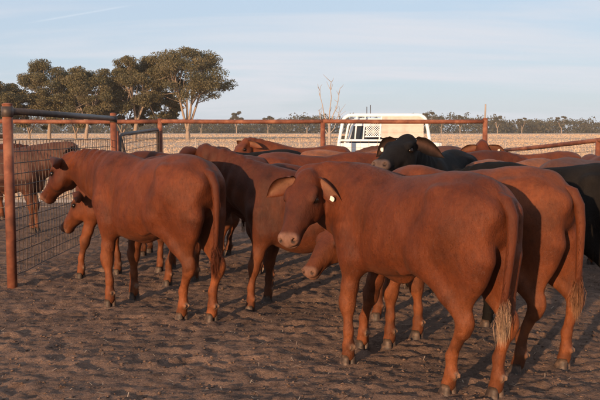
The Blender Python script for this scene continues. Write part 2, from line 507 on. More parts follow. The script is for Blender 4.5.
# gate between the side fence and the rear corner
gt = empty('yard_gate', (-2.60, 12.0, 0))
tag(gt, 'dark pipe gate with wire mesh, hung between side fence and rear corner post', 'gate')
mb = MB(); pts = [(-2.60, 12.05, .18), (-2.60, 12.05, 1.36), (-2.59, 12.15, 1.40), (-2.53, 14.80, 1.48), (-2.53, 14.88, 1.44), (-2.53, 14.88, .2), (-2.60, 12.05, .18)]
mb.tube(pts, .027, 10); mb.build('gate_frame', DP, gt, True)
pipe('brace', (-2.60, 12.1, 1.36), (-2.55, 13.2, .25), .02, DP, gt)
for z in (.45, 1.2):
    mb = MB(); mb.box((-2.66, 12.0, z-.03), (-2.58, 12.09, z+.03), .006); mb.build('hinge', DP, gt)
mb = MB(); mb.tube([(-2.53+.02*sin(t*9), 14.9+.03*t, 1.05-.22*sin(t*pi)) for t in np.linspace(0, 1, 14)], .009, 6); mb.build('latch_chain', WP, gt, True)
pipe('hinge_post', (-2.62, 11.98, -.1), (-2.62, 11.98, 1.45), .03, RP, gt)
wire_panel(gt, (-2.57, 12.08), (-2.50, 14.86), .2, .2, 1.37, 1.45, .11, .11, .004, WR, seed=5)
rel(gt)
# rear fence
bf = empty('pipe_rail_fence', (0.41, 15.0, 0))
tag(bf, 'rusty red pipe rail fence with mesh across the rear of the yard', 'fence')
for x, top in ((-8.6, 1.66), (-5.6, 1.66), (-2.51, 1.66), (.41, 1.60), (3.32, 1.665)):
    post(bf, x, 15.0, top, .045, RP, cap=x != .41)
xs = [-8.6, -5.6, -2.51, .41, 3.32]
for k in range(4):
    pipe('top_rail', (xs[k], 15.0, 1.625), (xs[k+1], 15.0, 1.622), .037, RP, bf, sag=.008)
    wire_panel(bf, (xs[k]+.05, 15.05), (xs[k+1]-.05, 15.05), .08, .08, 1.30, 1.30, .15, .15, .003, WP, seed=10+k)
mb = MB(); mb.tube([(3.33, 15.06, 1.2), (3.325, 15.06, 1.6), (3.335, 15.06, 1.93)], [.018, .018, .014], 8)
mr = mb.build('marker_stake', MATS['dead_wood'], bf, True)
rel(bf)
# right side fence with a rail that drops towards the rear corner
rf = empty('side_rail_fence', (4.2, 11.0, 0))
tag(rf, 'low rusty rail with wire mesh sloping down to the rear corner post', 'fence')
ra, rb = np.array([4.30, 8.8, 1.50]), np.array([3.62, 15.0, 1.10])
for t in (0.02, .40, .985):
    p = ra + (rb-ra)*t; post(rf, p[0], p[1], p[2]-.01, .035, RP, cap=False)
pipe('top_rail', ra, rb, .031, RP, rf, sag=.015)
wire_panel(rf, ra[:2]+[.04, 0], rb[:2]+[.04, 0], .08, .08, 1.46, 1.06, .13, .12, .0038, WP, seed=21)
rel(rf)
# wire paddock fence far behind
pf = empty('paddock_fence', (0, 42, 0))
tag(pf, 'thin wire and post paddock fence across the dry plain', 'fence')
for k in range(-14, 15):
    mb = MB(); mb.tube([(k*2.6, 42 + .06*k, -.2), (k*2.6 + .03*sin(k*7), 42+.06*k, 1.12)], .03, 6); mb.build('fence_post', MATS['dead_wood'], pf, True)
for z in (.35, .62, .88, 1.06):
    mb = MB(); mb.tube([(k*2.6, 42.04+.06*k, z) for k in range(-14, 15)], .007, 4, False); mb.build('fence_wire', WP, pf, True)
rel(pf)

# ------------------------------------------------------------------ utility truck behind the yard
def ute():
    root = empty('utility_truck', (1.82, 17.6, -.035), radians(-3))
    tag(root, 'white farm utility truck with hooped headboard and flat tray', 'truck')
    W = MATS['white_paint']
    def tube(name, pts, r, mat=W, par=root, seg=10):
        mb = MB(); mb.tube(pts, r, seg); return mb.build(name, mat, par, True)
    # tray at the near end (y<0.9), headboard hoop at y=.9, cab beyond
    mb = MB(); mb.box((-.98, -1.35, .98), (.98, .88, 1.06), .01); tray = mb.build('tray', W, root)
    for sx in (-1, 1):
        mb = MB(); mb.box((sx*.985-.018, -1.33, 1.065), (sx*.985+.018, .86, 1.25), .008); mb.build('side_board', W, tray)
    mb = MB(); mb.box((-.96, -1.38, 1.065), (.96, -1.345, 1.25), .008); mb.build('tail_board', W, tray)
    for sx in (-1, 1):
        mb = MB(); mb.box((sx*.8-.12, -1.42, .90), (sx*.8+.12, -1.385, .97), .006); mb.build('tail_light', MATS['red_lens'], tray)
    for k in range(5):
        mb = MB(); mb.box((-.9, -1.2+k*.48, .90), (.9, -1.12+k*.48, .977)); mb.build('cross_member', MATS['steel_grey'], tray)
    # headboard hoop: splayed legs, rounded top corners
    hp = []
    for sx in (-1, 1):
        seq = [(sx*1.03, .9, 1.05), (sx*1.0, .9, 1.25), (sx*.955, .9, 1.52)]
        for a in np.linspace(0, pi/2, 6): seq.append((sx*(.735+.195*cos(a)), .9, 1.64+.195*sin(a)))
        hp.append(seq)
    pts = hp[0] + hp[1][::-1]
    hb = tube('headboard_hoop', pts, .038)
    tube('lower_rail', [(-.99, .9, 1.28), (.99, .9, 1.28)], .025, W, hb)
    for x in (-.62, -.44, -.08):
        tube('upright', [(x-.03, .9, 1.28), (x+.02, .9, 1.83)], .018, W, hb)
    # second hoop tube behind, seen through the frame
    tube('inner_hoop', [(-.90, 1.02, 1.06), (-.80, 1.02, 1.60), (-.72, 1.02, 1.72), (-.60, 1.02, 1.745), (.70, 1.02, 1.745)], .026, W, hb)
    # mottled beige sheet on the right
    mb = MB(); mb.box((-.06, .885, 1.33), (.86, .897, 1.80)); hp_ = mb.build('headboard_sheet', MATS['beige_panel'], root)
    for z in (1.46, 1.60):
        mb = MB(); mb.box((-.05, .872, z), (.85, .8845, z+.022)); mb.build('sheet_rib', MATS['beige_panel'], hp_)
    # diamond mesh window guard
    mb = MB(); x0, x1, z0, z1 = -.43, -.07, 1.36, 1.72
    nn = 7; st = (x1-x0)/nn
    for k in range(-nn, nn+1):
        for sg in (1, -1):
            a = []
            for t in np.linspace(0, 1, 13):
                xx = x0 + k*st + t*(z1-z0) if sg > 0 else x1 - k*st - t*(z1-z0)
                if x0-1e-6 <= xx <= x1+1e-6: a.append((xx, .89, z0+t*(z1-z0)))
            if len(a) > 1: mb.tube([a[0], a[-1]], .008, 5, False)
    g = mb.build('window_guard', W, root, True)
    tube('guard_frame', [(x0, .89, z0), (x1, .89, z0), (x1, .89, z1), (x0, .89, z1), (x0, .89, z0)], .012, W, g, 8)
    # cab shell: profile extruded with tapered glasshouse
    def slab(rings):
        v = []; q = []
        for k, (z, hx, y0, y1) in enumerate(rings): v += [(-hx, y0, z), (hx, y0, z), (hx, y1, z), (-hx, y1, z)]
        for k in range(len(rings)-1):
            for j in range(4): q.append((k*4+j, k*4+(j+1) % 4, k*4+4+(j+1) % 4, k*4+4+j))
        q.append((3, 2, 1, 0)); e = 4*(len(rings)-1); q.append((e, e+1, e+2, e+3)); return v, q
    mb = MB(); mb.add(*slab([(.45, .84, 1.1, 2.75), (.55, .86, 1.06, 2.8), (1.02, .865, 1.06, 2.8), (1.12, .85, 1.07, 2.72)])); cab = mb.build('cab', W, root)
    mb = MB(); mb.add(*slab([(1.60, .72, 1.22, 2.18), (1.70, .71, 1.22, 2.2), (1.775, .60, 1.32, 2.1)])); mb.build('roof', W, cab)
    for sx in (-1, 1):
        for (a, c) in (((sx*.83, 1.1, 1.12), (sx*.70, 1.25, 1.61)), ((sx*.83, 2.66, 1.12), (sx*.70, 2.15, 1.61)), ((sx*.83, 1.9, 1.12), (sx*.70, 1.72, 1.61))):
            tube('pillar', [a, c], .035, W, cab, 6)
    def pane(name, quad, par):
        mb = MB(); qd = np.array(quad, float); nrm = np.cross(qd[1]-qd[0], qd[2]-qd[0]); nrm /= np.linalg.norm(nrm)
        mb.add(np.concatenate([qd, qd+nrm*.006]), [(0,3,2,1),(4,5,6,7),(0,1,5,4),(1,2,6,5),(2,3,7,6),(3,0,4,7)]); return mb.build(name, MATS['dark_glass'], par)
    pane('rear_window', [(-.80, 1.10, 1.13), (.80, 1.10, 1.13), (.67, 1.24, 1.60), (-.67, 1.24, 1.60)], cab)
    pane('windscreen', [(.80, 2.66, 1.13), (-.80, 2.66, 1.13), (-.67, 2.16, 1.60), (.67, 2.16, 1.60)], cab)
    for sx in (-1, 1): pane('side_window', [(sx*.835, 1.14, 1.13), (sx*.835, 2.6, 1.13), (sx*.70, 2.14, 1.60), (sx*.70, 1.28, 1.60)][::sx], cab)
    mb = MB(); mb.add(*slab([(.5, .83, 2.8, 3.75), (.95, .84, 2.8, 3.8), (1.1, .78, 2.74, 3.7)])); mb.build('bonnet', W, root)
    for sx in (-1, 1):
        for y in (-.35, 3.2):
            wv = MB(); prof = [(.0, .10), (.20, .11), (.31, .12), (.355, .10), (.37, .05), (.37, -.05), (.355, -.10), (.31, -.12), (.2, -.11), (0, -.10)]
            sg = 24; v = []; q = []
            for r, t in prof:
                for k in range(sg): v.append((sx*.78+t, y+r*cos(2*pi*k/sg), .37+r*sin(2*pi*k/sg)))
            for i in range(len(prof)-1):
                for k in range(sg): q.append((i*sg+k, i*sg+(k+1) % sg, (i+1)*sg+(k+1) % sg, (i+1)*sg+k))
            wv.add(v, q); w = wv.build('wheel', MATS['black_rubber'], root, True)
            rm = MB(); rm.tube([(sx*.78-.125, y, .37), (sx*.78+.125, y, .37)], .19, 18); rm.build('rim', MATS['steel_grey'], w, False)
    mb = MB(); mb.box((-.35, -1.3, .62), (-.27, 3.4, .75)); mb.box((.27, -1.3, .62), (.35, 3.4, .75)); mb.build('chassis', MATS['black_rubber'], root)
    for x in (-.80, .80):
        mb = MB(); mb.box((x-.05 if x > 0 else x-.2, 2.35, 1.17), (x+.2 if x > 0 else x+.05, 2.41, 1.37), .01); mb.build('mirror', MATS['black_rubber'], root)
    for x, h in ((-.39, 2.02), (-.31, 2.06)):
        tube('aerial', [(x, .93, 1.78), (x, .93, h)], .009, MATS['dark_pipe'], root, 6)
    return root
ute()

# ------------------------------------------------------------------ trees
def leaf_quads(centers, radii, counts, size, r, hang=.5):
    V = []; cols = []
    for c, rad, n in zip(centers, radii, counts):
        d = r.normal(size=(n, 3)); d /= np.linalg.norm(d, axis=1)[:, None]
        rr_ = r.random(n)**.45
        p = c + d*rr_[:, None]*rad
        s = size*r.uniform(.6, 1.4, n)
        a = r.normal(size=(n, 3)); a[:, 2] -= hang; a /= np.linalg.norm(a, axis=1)[:, None]
        b = np.cross(a, r.normal(size=(n, 3))); b /= np.linalg.norm(b, axis=1)[:, None]
        A = a*s[:, None]; B = b*(s*.55)[:, None]
        V.append(np.stack([p-A*.5, p-B*.5+A*.05, p+A*.5, p+B*.5+A*.05], 1).reshape(-1, 3))
        cols.append(np.repeat(np.clip(r.normal(.35, .22)+r.normal(0, .18, n), 0, 1), 4))
    V = np.concatenate(V); k = np.concatenate(cols)
    return V, np.arange(len(V)).reshape(-1, 4), np.repeat(k[:, None], 3, 1)

def bez(a, b, c, n):
    t = np.linspace(0, 1, n)[:, None]
    return (1-t)**2*a + 2*t*(1-t)*b + t*t*c

def gum_tree(name, loc, H, W, seed, label, group=None, clumps=36, leaves=300, size=.26, fork=.22, mat='gum_leaf', stems=4, lean=0.0, low=.30, cmid=.64):
    r = np.random.default_rng(seed)
    root = empty(name, loc, r.uniform(0, 6)); tag(root, label, 'tree', group)
    tb = MB(); R0 = .020*H + .03
    forkp = np.array([lean, 0, fork*H])
    trunk = bez(np.array([0, 0, -.3]), np.array([lean*.2, .1, fork*H*.5]), forkp, 6)
    tb.tube(trunk, list(np.linspace(R0*1.25, R0*.9, 6)), 8)
    tips = []
    cc = np.array([lean*1.5, 0, cmid*H])
    for s in range(stems):
        a = s*2*pi/stems + r.uniform(-.4, .4); rad = W*.5*r.uniform(.28, .42)
        e = np.array([cc[0]+rad*cos(a), rad*sin(a), H*r.uniform(.56, .68)])
        m = forkp*.35 + e*.65; m[2] -= .06*H
        pts = bez(forkp, m, e, 7); tb.tube(pts, list(np.linspace(R0*.66, R0*.30, 7)), 7, False); tips.append((pts, R0*.42))
    centers = []; radii = []
    for k in range(clumps):
        for _ in range(30):
            d = r.normal(size=3); d /= np.linalg.norm(d)
            if d[2] > -.75: break
        f = r.uniform(.62, .98)
        up = (1-cmid)*H if d[2] > 0 else (cmid-low)*H
        c = cc + d*f*np.array([W*.5, W*.5, up])*np.array([.88, .88, .92])
        c += r.normal(0, .02*H, 3)
        centers.append(c); q_ = r.uniform(.65, 1.25)
        radii.append(np.array([W*.105, W*.105, H*.052])*q_ + .05)
        best = min(tips, key=lambda t: np.linalg.norm(t[0][-1]-c))
        st = best[0][int(r.integers(3, 7))]
        mid = (st+c)/2 + np.array([0, 0, -.03*H]) + r.normal(0, .012*H, 3)
        tb.tube(bez(st, mid, c, 5), list(np.linspace(best[1]*.6, .018, 5)), 5, False)
    tb.build('trunk', MATS['bark_pale'], root, True)
    V, q, cl = leaf_quads(centers, radii, [max(20, int(leaves*(x[0]/(W*.105))**1.5)) for x in radii], size, r)
    link('crown', mesh_np('crown', V, q, False, cl), MATS[mat], root)
    return root

TD = 130
for (px, H, W, sd, ln, st, lab) in (
    (-48.5, 10.6, 9.5, 1, .2, 3, 'olive gum tree half cut off beside the leaning crowned gum'),
    (-40.8, 13.2, 9.8, 2, .5, 4, 'tall gum tree with flat dense crown and two pale stems'),
    (-33.3, 11.9, 8.6, 33, -.4, 3, 'shorter gum tree squeezed between two taller gums'),
    (-26.4, 14.2, 9.5, 4, .6, 4, 'broad bushy gum tree touching the open vase shaped gum'),
    (-17.9, 15.4, 12.6, 55, .1, 6, 'open vase shaped gum tree with many pale splaying limbs')):
    big = sd == 55
    gum_tree('gum_tree', (px, TD + (sd % 3)*3, -.1), H, W*1.18, sd, lab, 'gums standing together beyond the yard', clumps=85 if big else 80,
             leaves=400 if big else 460, stems=st, lean=ln, fork=.10 if big else .20, low=.34 if big else .10, cmid=.62 if big else .58)
# lower scrub under and beside the gums
for k, (x, y, H, W) in enumerate(((-44, 136, 8.0, 9.5), (-37, 138, 8.5, 10), (-29.5, 139, 8.4, 9.5), (-23.5, 140, 8.5, 9.0), (-55, 134, 8, 9))):
    gum_tree('scrub_tree', (x, y, -.1), H, W, 60+k, ('low scrub tree behind the flat crowned gum trunk', 'low scrub tree between the flat crowned gum and the shorter gum', 'low scrub tree behind the broad bushy gum trunk', 'low scrub tree between the bushy gum and the vase shaped gum', 'low scrub tree under the half cut off gum')[k], 'scrub under the gums', clumps=40, leaves=300, stems=3, fork=.12, low=.1, size=.36)

# individual trees standing in front of the far timber
spots = [(-38, 500, 13.5, 10), (-18, 470, 10.5, 9), (4, 480, 10.5, 12), (70, 455, 12.5, 9), (78, 462, 10, 8), (90, 470, 11, 8), (62, 470, 8.5, 8), (150, 480, 10.5, 9), (118, 500, 10.8, 9), (-58, 490, 8.8, 10), (182, 470, 9, 8), (134, 505, 10, 8)]
protos = []
for k, (x, y, H, W) in enumerate(spots):
    if k < 4:
        o = gum_tree('paddock_tree', (x, y, -.2), H, W, 80+k, 'tree standing clear in front of the far timber line', 'trees before the far timber', clumps=22, leaves=90, size=.75, mat='far_leaf', fork=.28, stems=3)
        protos.append((o, H, W))
    else:
        src, h0, w0 = protos[k % 4]
        o = src.copy(); C.objects.link(o); o.location = (x, y, -.2); o.scale = (W/w0, W/w0, H/h0); o.rotation_euler = (0, 0, k*1.3)
        for ch in src.children:
            c2 = ch.copy(); C.objects.link(c2); c2.parent = o
# far belt of timber reading as one mass
def timber():
    r = np.random.default_rng(40); cen = []; rad = []; cnt = []
    for k in range(1150):
        x = r.uniform(-430, 430); y = 520 + r.uniform(0, 70) + .06*abs(x)
        h = r.uniform(7.5, 11.8)*(1 + .22*sin(x*.021) + .14*sin(x*.07+1)); w = r.uniform(3.0, 5.5)
        for j in range(4):
            cen.append(np.array([x+r.normal(0, w*.5), y+r.normal(0, 2), h*(.10, .32, .55, .76)[j] + r.normal(0, .5)])); rad.append(np.array([w*.7, w*.7, h*.20])); cnt.append(30)
    V, q, cl = leaf_quads(cen, rad, cnt, 1.25, r, .1)
    o = link('timber_belt', mesh_np('timber_belt', V, q, False, cl), MATS['far_leaf'])
    tag(o, 'far belt of grey green timber along the horizon', 'wood', kind='stuff')
    # a second, hazier belt
timber()

# bare dead tree
def dead_tree():
    r = np.random.default_rng(12)
    root = empty('dead_tree', (1.95, 56, -.06)); tag(root, 'bare pale dead tree with upright branches behind the truck', 'tree')
    tb = MB()
    tb.tube([(0, 0, -.2), (.03, 0, .9), (.02, 0, 1.9)], [.13, .10, .085], 8); tb.build('trunk', MATS['dead_wood'], root, True)
    for (bx, bz, tx, tz, rr_) in ((0, 1.8, -.62, 4.2, .055), (.02, 1.9, .12, 4.75, .055), (.02, 1.85, .72, 4.35, .05), (0, 1.2, -.7, 2.9, .04), (.02, 1.3, .62, 2.7, .035)):
        a = np.array([bx, 0, bz]); e = np.array([tx, r.normal(0, .3), tz]); m = (a+e)/2 + np.array([tx*.25, r.normal(0, .1), -.2])
        mb = MB(); pts = bez(a, m, e, 7); pts[1:-1] += r.normal(0, .03, (5, 3)); mb.tube(pts, list(np.linspace(rr_, .014, 7)), 6, False)
        for j in range(7):
            i = int(r.integers(2, 7)); s = pts[i]; t = s + np.array([r.normal(0, .25), r.normal(0, .25), r.uniform(.15, .6)])
            mb.tube(bez(s, (s+t)/2 + r.normal(0, .05, 3), t, 4), list(np.linspace(rr_*.4, .008, 4)), 5, False)
        mb.build('branch', MATS['dead_wood'], root, True)
dead_tree()
# ------------------------------------------------------------------ cattle
def nrm(v): v = np.asarray(v, float); return v/(np.linalg.norm(v)+1e-12)

def smooth_table(secs, n=120):
    s = np.array(secs, float); t = np.linspace(s[0, 0], s[-1, 0], n)
    out = [t]
    k = np.exp(-np.linspace(-2, 2, 13)**2); k /= k.sum()
    for c in range(1, s.shape[1]):
        v = np.interp(t, s[:, 0], s[:, c]); vp = np.concatenate([2*v[0]-v[6:0:-1], v, 2*v[-1]-v[-2:-8:-1]])
        out.append(np.convolve(vp, k, 'valid'))
    return out

TORSO = smooth_table([(-.74, 1.07, .90, .060), (-.69, 1.12, .84, .110), (-.60, 1.19, .76, .170), (-.48, 1.225, .72, .206), (-.34, 1.23, .68, .218),
                      (-.16, 1.190, .635, .224), (.04, 1.160, .595, .230), (.18, 1.155, .580, .214), (.30, 1.160, .585, .178), (.41, 1.15, .61, .142), (.49, 1.09, .65, .11), (.56, 1.0, .71, .07)])
HEAD = smooth_table([(-.05, .012, -.10, .062), (.0, .022, -.135, .080), (.07, .032, -.16, .098), (.15, .034, -.178, .104), (.22, .034, -.168, .094), (.30, .024, -.135, .073),
                     (.37, .016, -.112, .064), (.42, .012, -.104, .066), (.455, .003, -.10, .062), (.485, -.012, -.09, .05), (.507, -.03, -.075, .03)])

class Field:
    def __init__(s, lo, hi, h):
        s.h = h; s.lo = np.array(lo, float); s.n = np.ceil((np.array(hi)-s.lo)/h).astype(int)+1
        s.F = np.full(s.n, 1.0, np.float32)
        s.ax = [(s.lo[i]+h*np.arange(s.n[i])).astype(np.float32) for i in range(3)]
    def block(s, lo, hi):
        i0 = np.clip(np.floor((np.array(lo)-s.lo)/s.h).astype(int), 0, s.n); i1 = np.clip(np.ceil((np.array(hi)-s.lo)/s.h).astype(int)+1, 0, s.n)
        sl = tuple(slice(a, b) for a, b in zip(i0, i1))
        return sl, s.ax[0][sl[0]][:, None, None], s.ax[1][sl[1]][None, :, None], s.ax[2][sl[2]][None, None, :]
    def put(s, lo, hi, fn, k, mode='add'):
        m = k + .04
        sl, X, Y, Z = s.block(np.array(lo)-m, np.array(hi)+m)
        if 0 in s.F[sl].shape: return
        d = fn(X, Y, Z).astype(np.float32); a = s.F[sl]
        if mode == 'add':
            hh = np.clip(.5+.5*(a-d)/k, 0, 1); s.F[sl] = a*(1-hh)+d*hh-k*hh*(1-hh)
        else:
            d = -d; hh = np.clip(.5-.5*(a-d)/k, 0, 1); s.F[sl] = a*(1-hh)+d*hh+k*hh*(1-hh)
    def cone(s, a, b, ra, rb, k=.04, sq=None, mode='add'):
        a = np.array(a, float); b = np.array(b, float); ba = b-a; L2 = float(ba@ba)+1e-9; R = max(ra, rb)
        def fn(X, Y, Z):
            x, y, z = X-a[0], Y-a[1], Z-a[2]
            h = np.clip((x*ba[0]+y*ba[1]+z*ba[2])/L2, 0, 1)
            x = x-h*ba[0]; y = y-h*ba[1]; z = z-h*ba[2]
            d2 = x*x+y*y+z*z
            if sq is not None:
                w, f = sq; c = x*w[0]+y*w[1]+z*w[2]; d2 = d2 + c*c*(1/(f*f)-1)
                return (np.sqrt(d2+1e-12)-(ra+(rb-ra)*h))*(.5+.5*f)
            return np.sqrt(d2+1e-12)-(ra+(rb-ra)*h)
        s.put(np.minimum(a, b)-R, np.maximum(a, b)+R, fn, k, mode)
    def ell(s, c, r, k=.04, R=None, mode='add'):
        c = np.array(c, float); r = np.array(r, float); mr = max(r)
        Rm = np.eye(3) if R is None else np.array(R)      # rows: local axes
        def fn(X, Y, Z):
            x, y, z = X-c[0], Y-c[1], Z-c[2]
            p = [x*Rm[i][0]+y*Rm[i][1]+z*Rm[i][2] for i in range(3)]
            k0 = np.sqrt(sum((p[i]/r[i])**2 for i in range(3))+1e-9); k1 = np.sqrt(sum((p[i]/r[i]**2)**2 for i in range(3))+1e-9)
            return k0*(k0-1)/k1
        s.put(c-mr, c+mr, fn, k, mode)
    def loft(s, o, R, tab, bb, k=.04, p=2.2, egg=0.0):
        o = np.array(o, float)
        def fn(X, Y, Z):
            x, y, z = X-o[0], Y-o[1], Z-o[2]
            t, v, u = [x*R[i][0]+y*R[i][1]+z*R[i][2] for i in range(3)]
            top = np.interp(t, tab[0], tab[1]); bot = np.interp(t, tab[0], tab[2]); hw = np.interp(t, tab[0], tab[3])
            zc = (top+bot)/2; rz = (top-bot)/2; uu = (u-zc)/rz
            hw2 = hw*(1-egg*np.clip(uu, -1, 1))
            qn = (np.abs(v/hw2)**p+np.abs(uu)**p)**(1/p)
            d = (qn-1)*np.minimum(hw, rz)
            e = np.maximum(tab[0][0]-t, t-tab[0][-1])
            kk = .05; hh = np.clip(.5-.5*(d-e)/kk, 0, 1)
            return d*(1-hh)+e*hh+kk*hh*(1-hh)
        s.put(bb[0], bb[1], fn, k)
    def mesh(s):
        F = s.F; S = F < 0
        n = np.array(F.shape)-1
        cs = np.zeros(n, np.int8)
        for i in (0, 1):
            for j in (0, 1):
                for k in (0, 1): cs += S[i:n[0]+i, j:n[1]+j, k:n[2]+k]
        act = np.argwhere((cs > 0) & (cs < 8))
        acc = np.zeros((len(act), 3)); cnt = np.zeros(len(act))
        corners = [(i, j, k) for i in (0, 1) for j in (0, 1) for k in (0, 1)]
        for a in corners:
            for ax in range(3):
                if a[ax]: continue
                b_ = list(a); b_[ax] = 1
                va = F[tuple((act+a).T)]; vb = F[tuple((act+b_).T)]
                m = (va < 0) != (vb < 0); t = np.where(m, va/(va-vb+1e-20), 0)
                pt = np.array(a, float)[None, :].repeat(len(act), 0); pt[:, ax] += t
                acc += pt*m[:, None]; cnt += m
        V = s.lo + (act + acc/cnt[:, None])*s.h
        idm = np.full(n, -1, np.int32); idm[tuple(act.T)] = np.arange(len(act))
        Q = []
        for ax in range(3):
            sl0 = [slice(None)]*3; sl1 = [slice(None)]*3; sl0[ax] = slice(0, -1); sl1[ax] = slice(1, None)
            A = S[tuple(sl0)]; B = S[tuple(sl1)]
            u, v = [(1, 2), (2, 0), (0, 1)][ax]
            e = np.argwhere(A != B); e = e[(e[:, u] > 0) & (e[:, v] > 0) & (e[:, u] < n[u]) & (e[:, v] < n[v])]
            if not len(e): continue
            du = np.zeros(3, int); du[u] = 1; dv = np.zeros(3, int); dv[v] = 1
            q = np.stack([idm[tuple((e-du-dv).T)], idm[tuple((e-dv).T)], idm[tuple(e.T)], idm[tuple((e-du).T)]], 1)
            fl = A[tuple(e.T)]
            q[~fl] = q[~fl][:, ::-1]
            Q.append(q)
        Q = np.concatenate(Q); Q = Q[(Q >= 0).all(1)]
        return V, Q

def vert_normals(V, Q):
    fn = np.cross(V[Q[:, 2]]-V[Q[:, 0]], V[Q[:, 3]]-V[Q[:, 1]])
    N = np.zeros_like(V)
    for i in range(4): np.add.at(N, Q[:, i], fn)
    return N/(np.linalg.norm(N, axis=1)[:, None]+1e-12)

def relax(V, Q, it=2, lam=.5):
    E = np.concatenate([Q[:, [i, (i+1) % 4]] for i in range(4)])
    deg = np.bincount(E.ravel(), minlength=len(V))[:, None]
    for k in range(it):
        A = np.zeros_like(V)
        for c in range(3):
            A[:, c] = np.bincount(E[:, 0], V[E[:, 1], c], len(V)) + np.bincount(E[:, 1], V[E[:, 0], c], len(V))
        V = V + (lam if k % 2 == 0 else -lam*.9)*(A/np.maximum(deg, 1)-V)
    return V

COAT = {  # body, muzzle, leg tint
    'red':    ((.086, .0185, .0045), (.150, .072, .048)),
    'bright': ((.102, .0240, .0062), (.155, .076, .05)),
    'dark':   ((.058, .0128, .0038), (.10, .048, .034)),
    'tan':    ((.19, .066, .028), (.19, .16, .11)),
    'black':  ((.009, .007, .006), (.10, .066, .055)),
    'brown':  ((.070, .028, .018), (.09, .05, .04)),
}

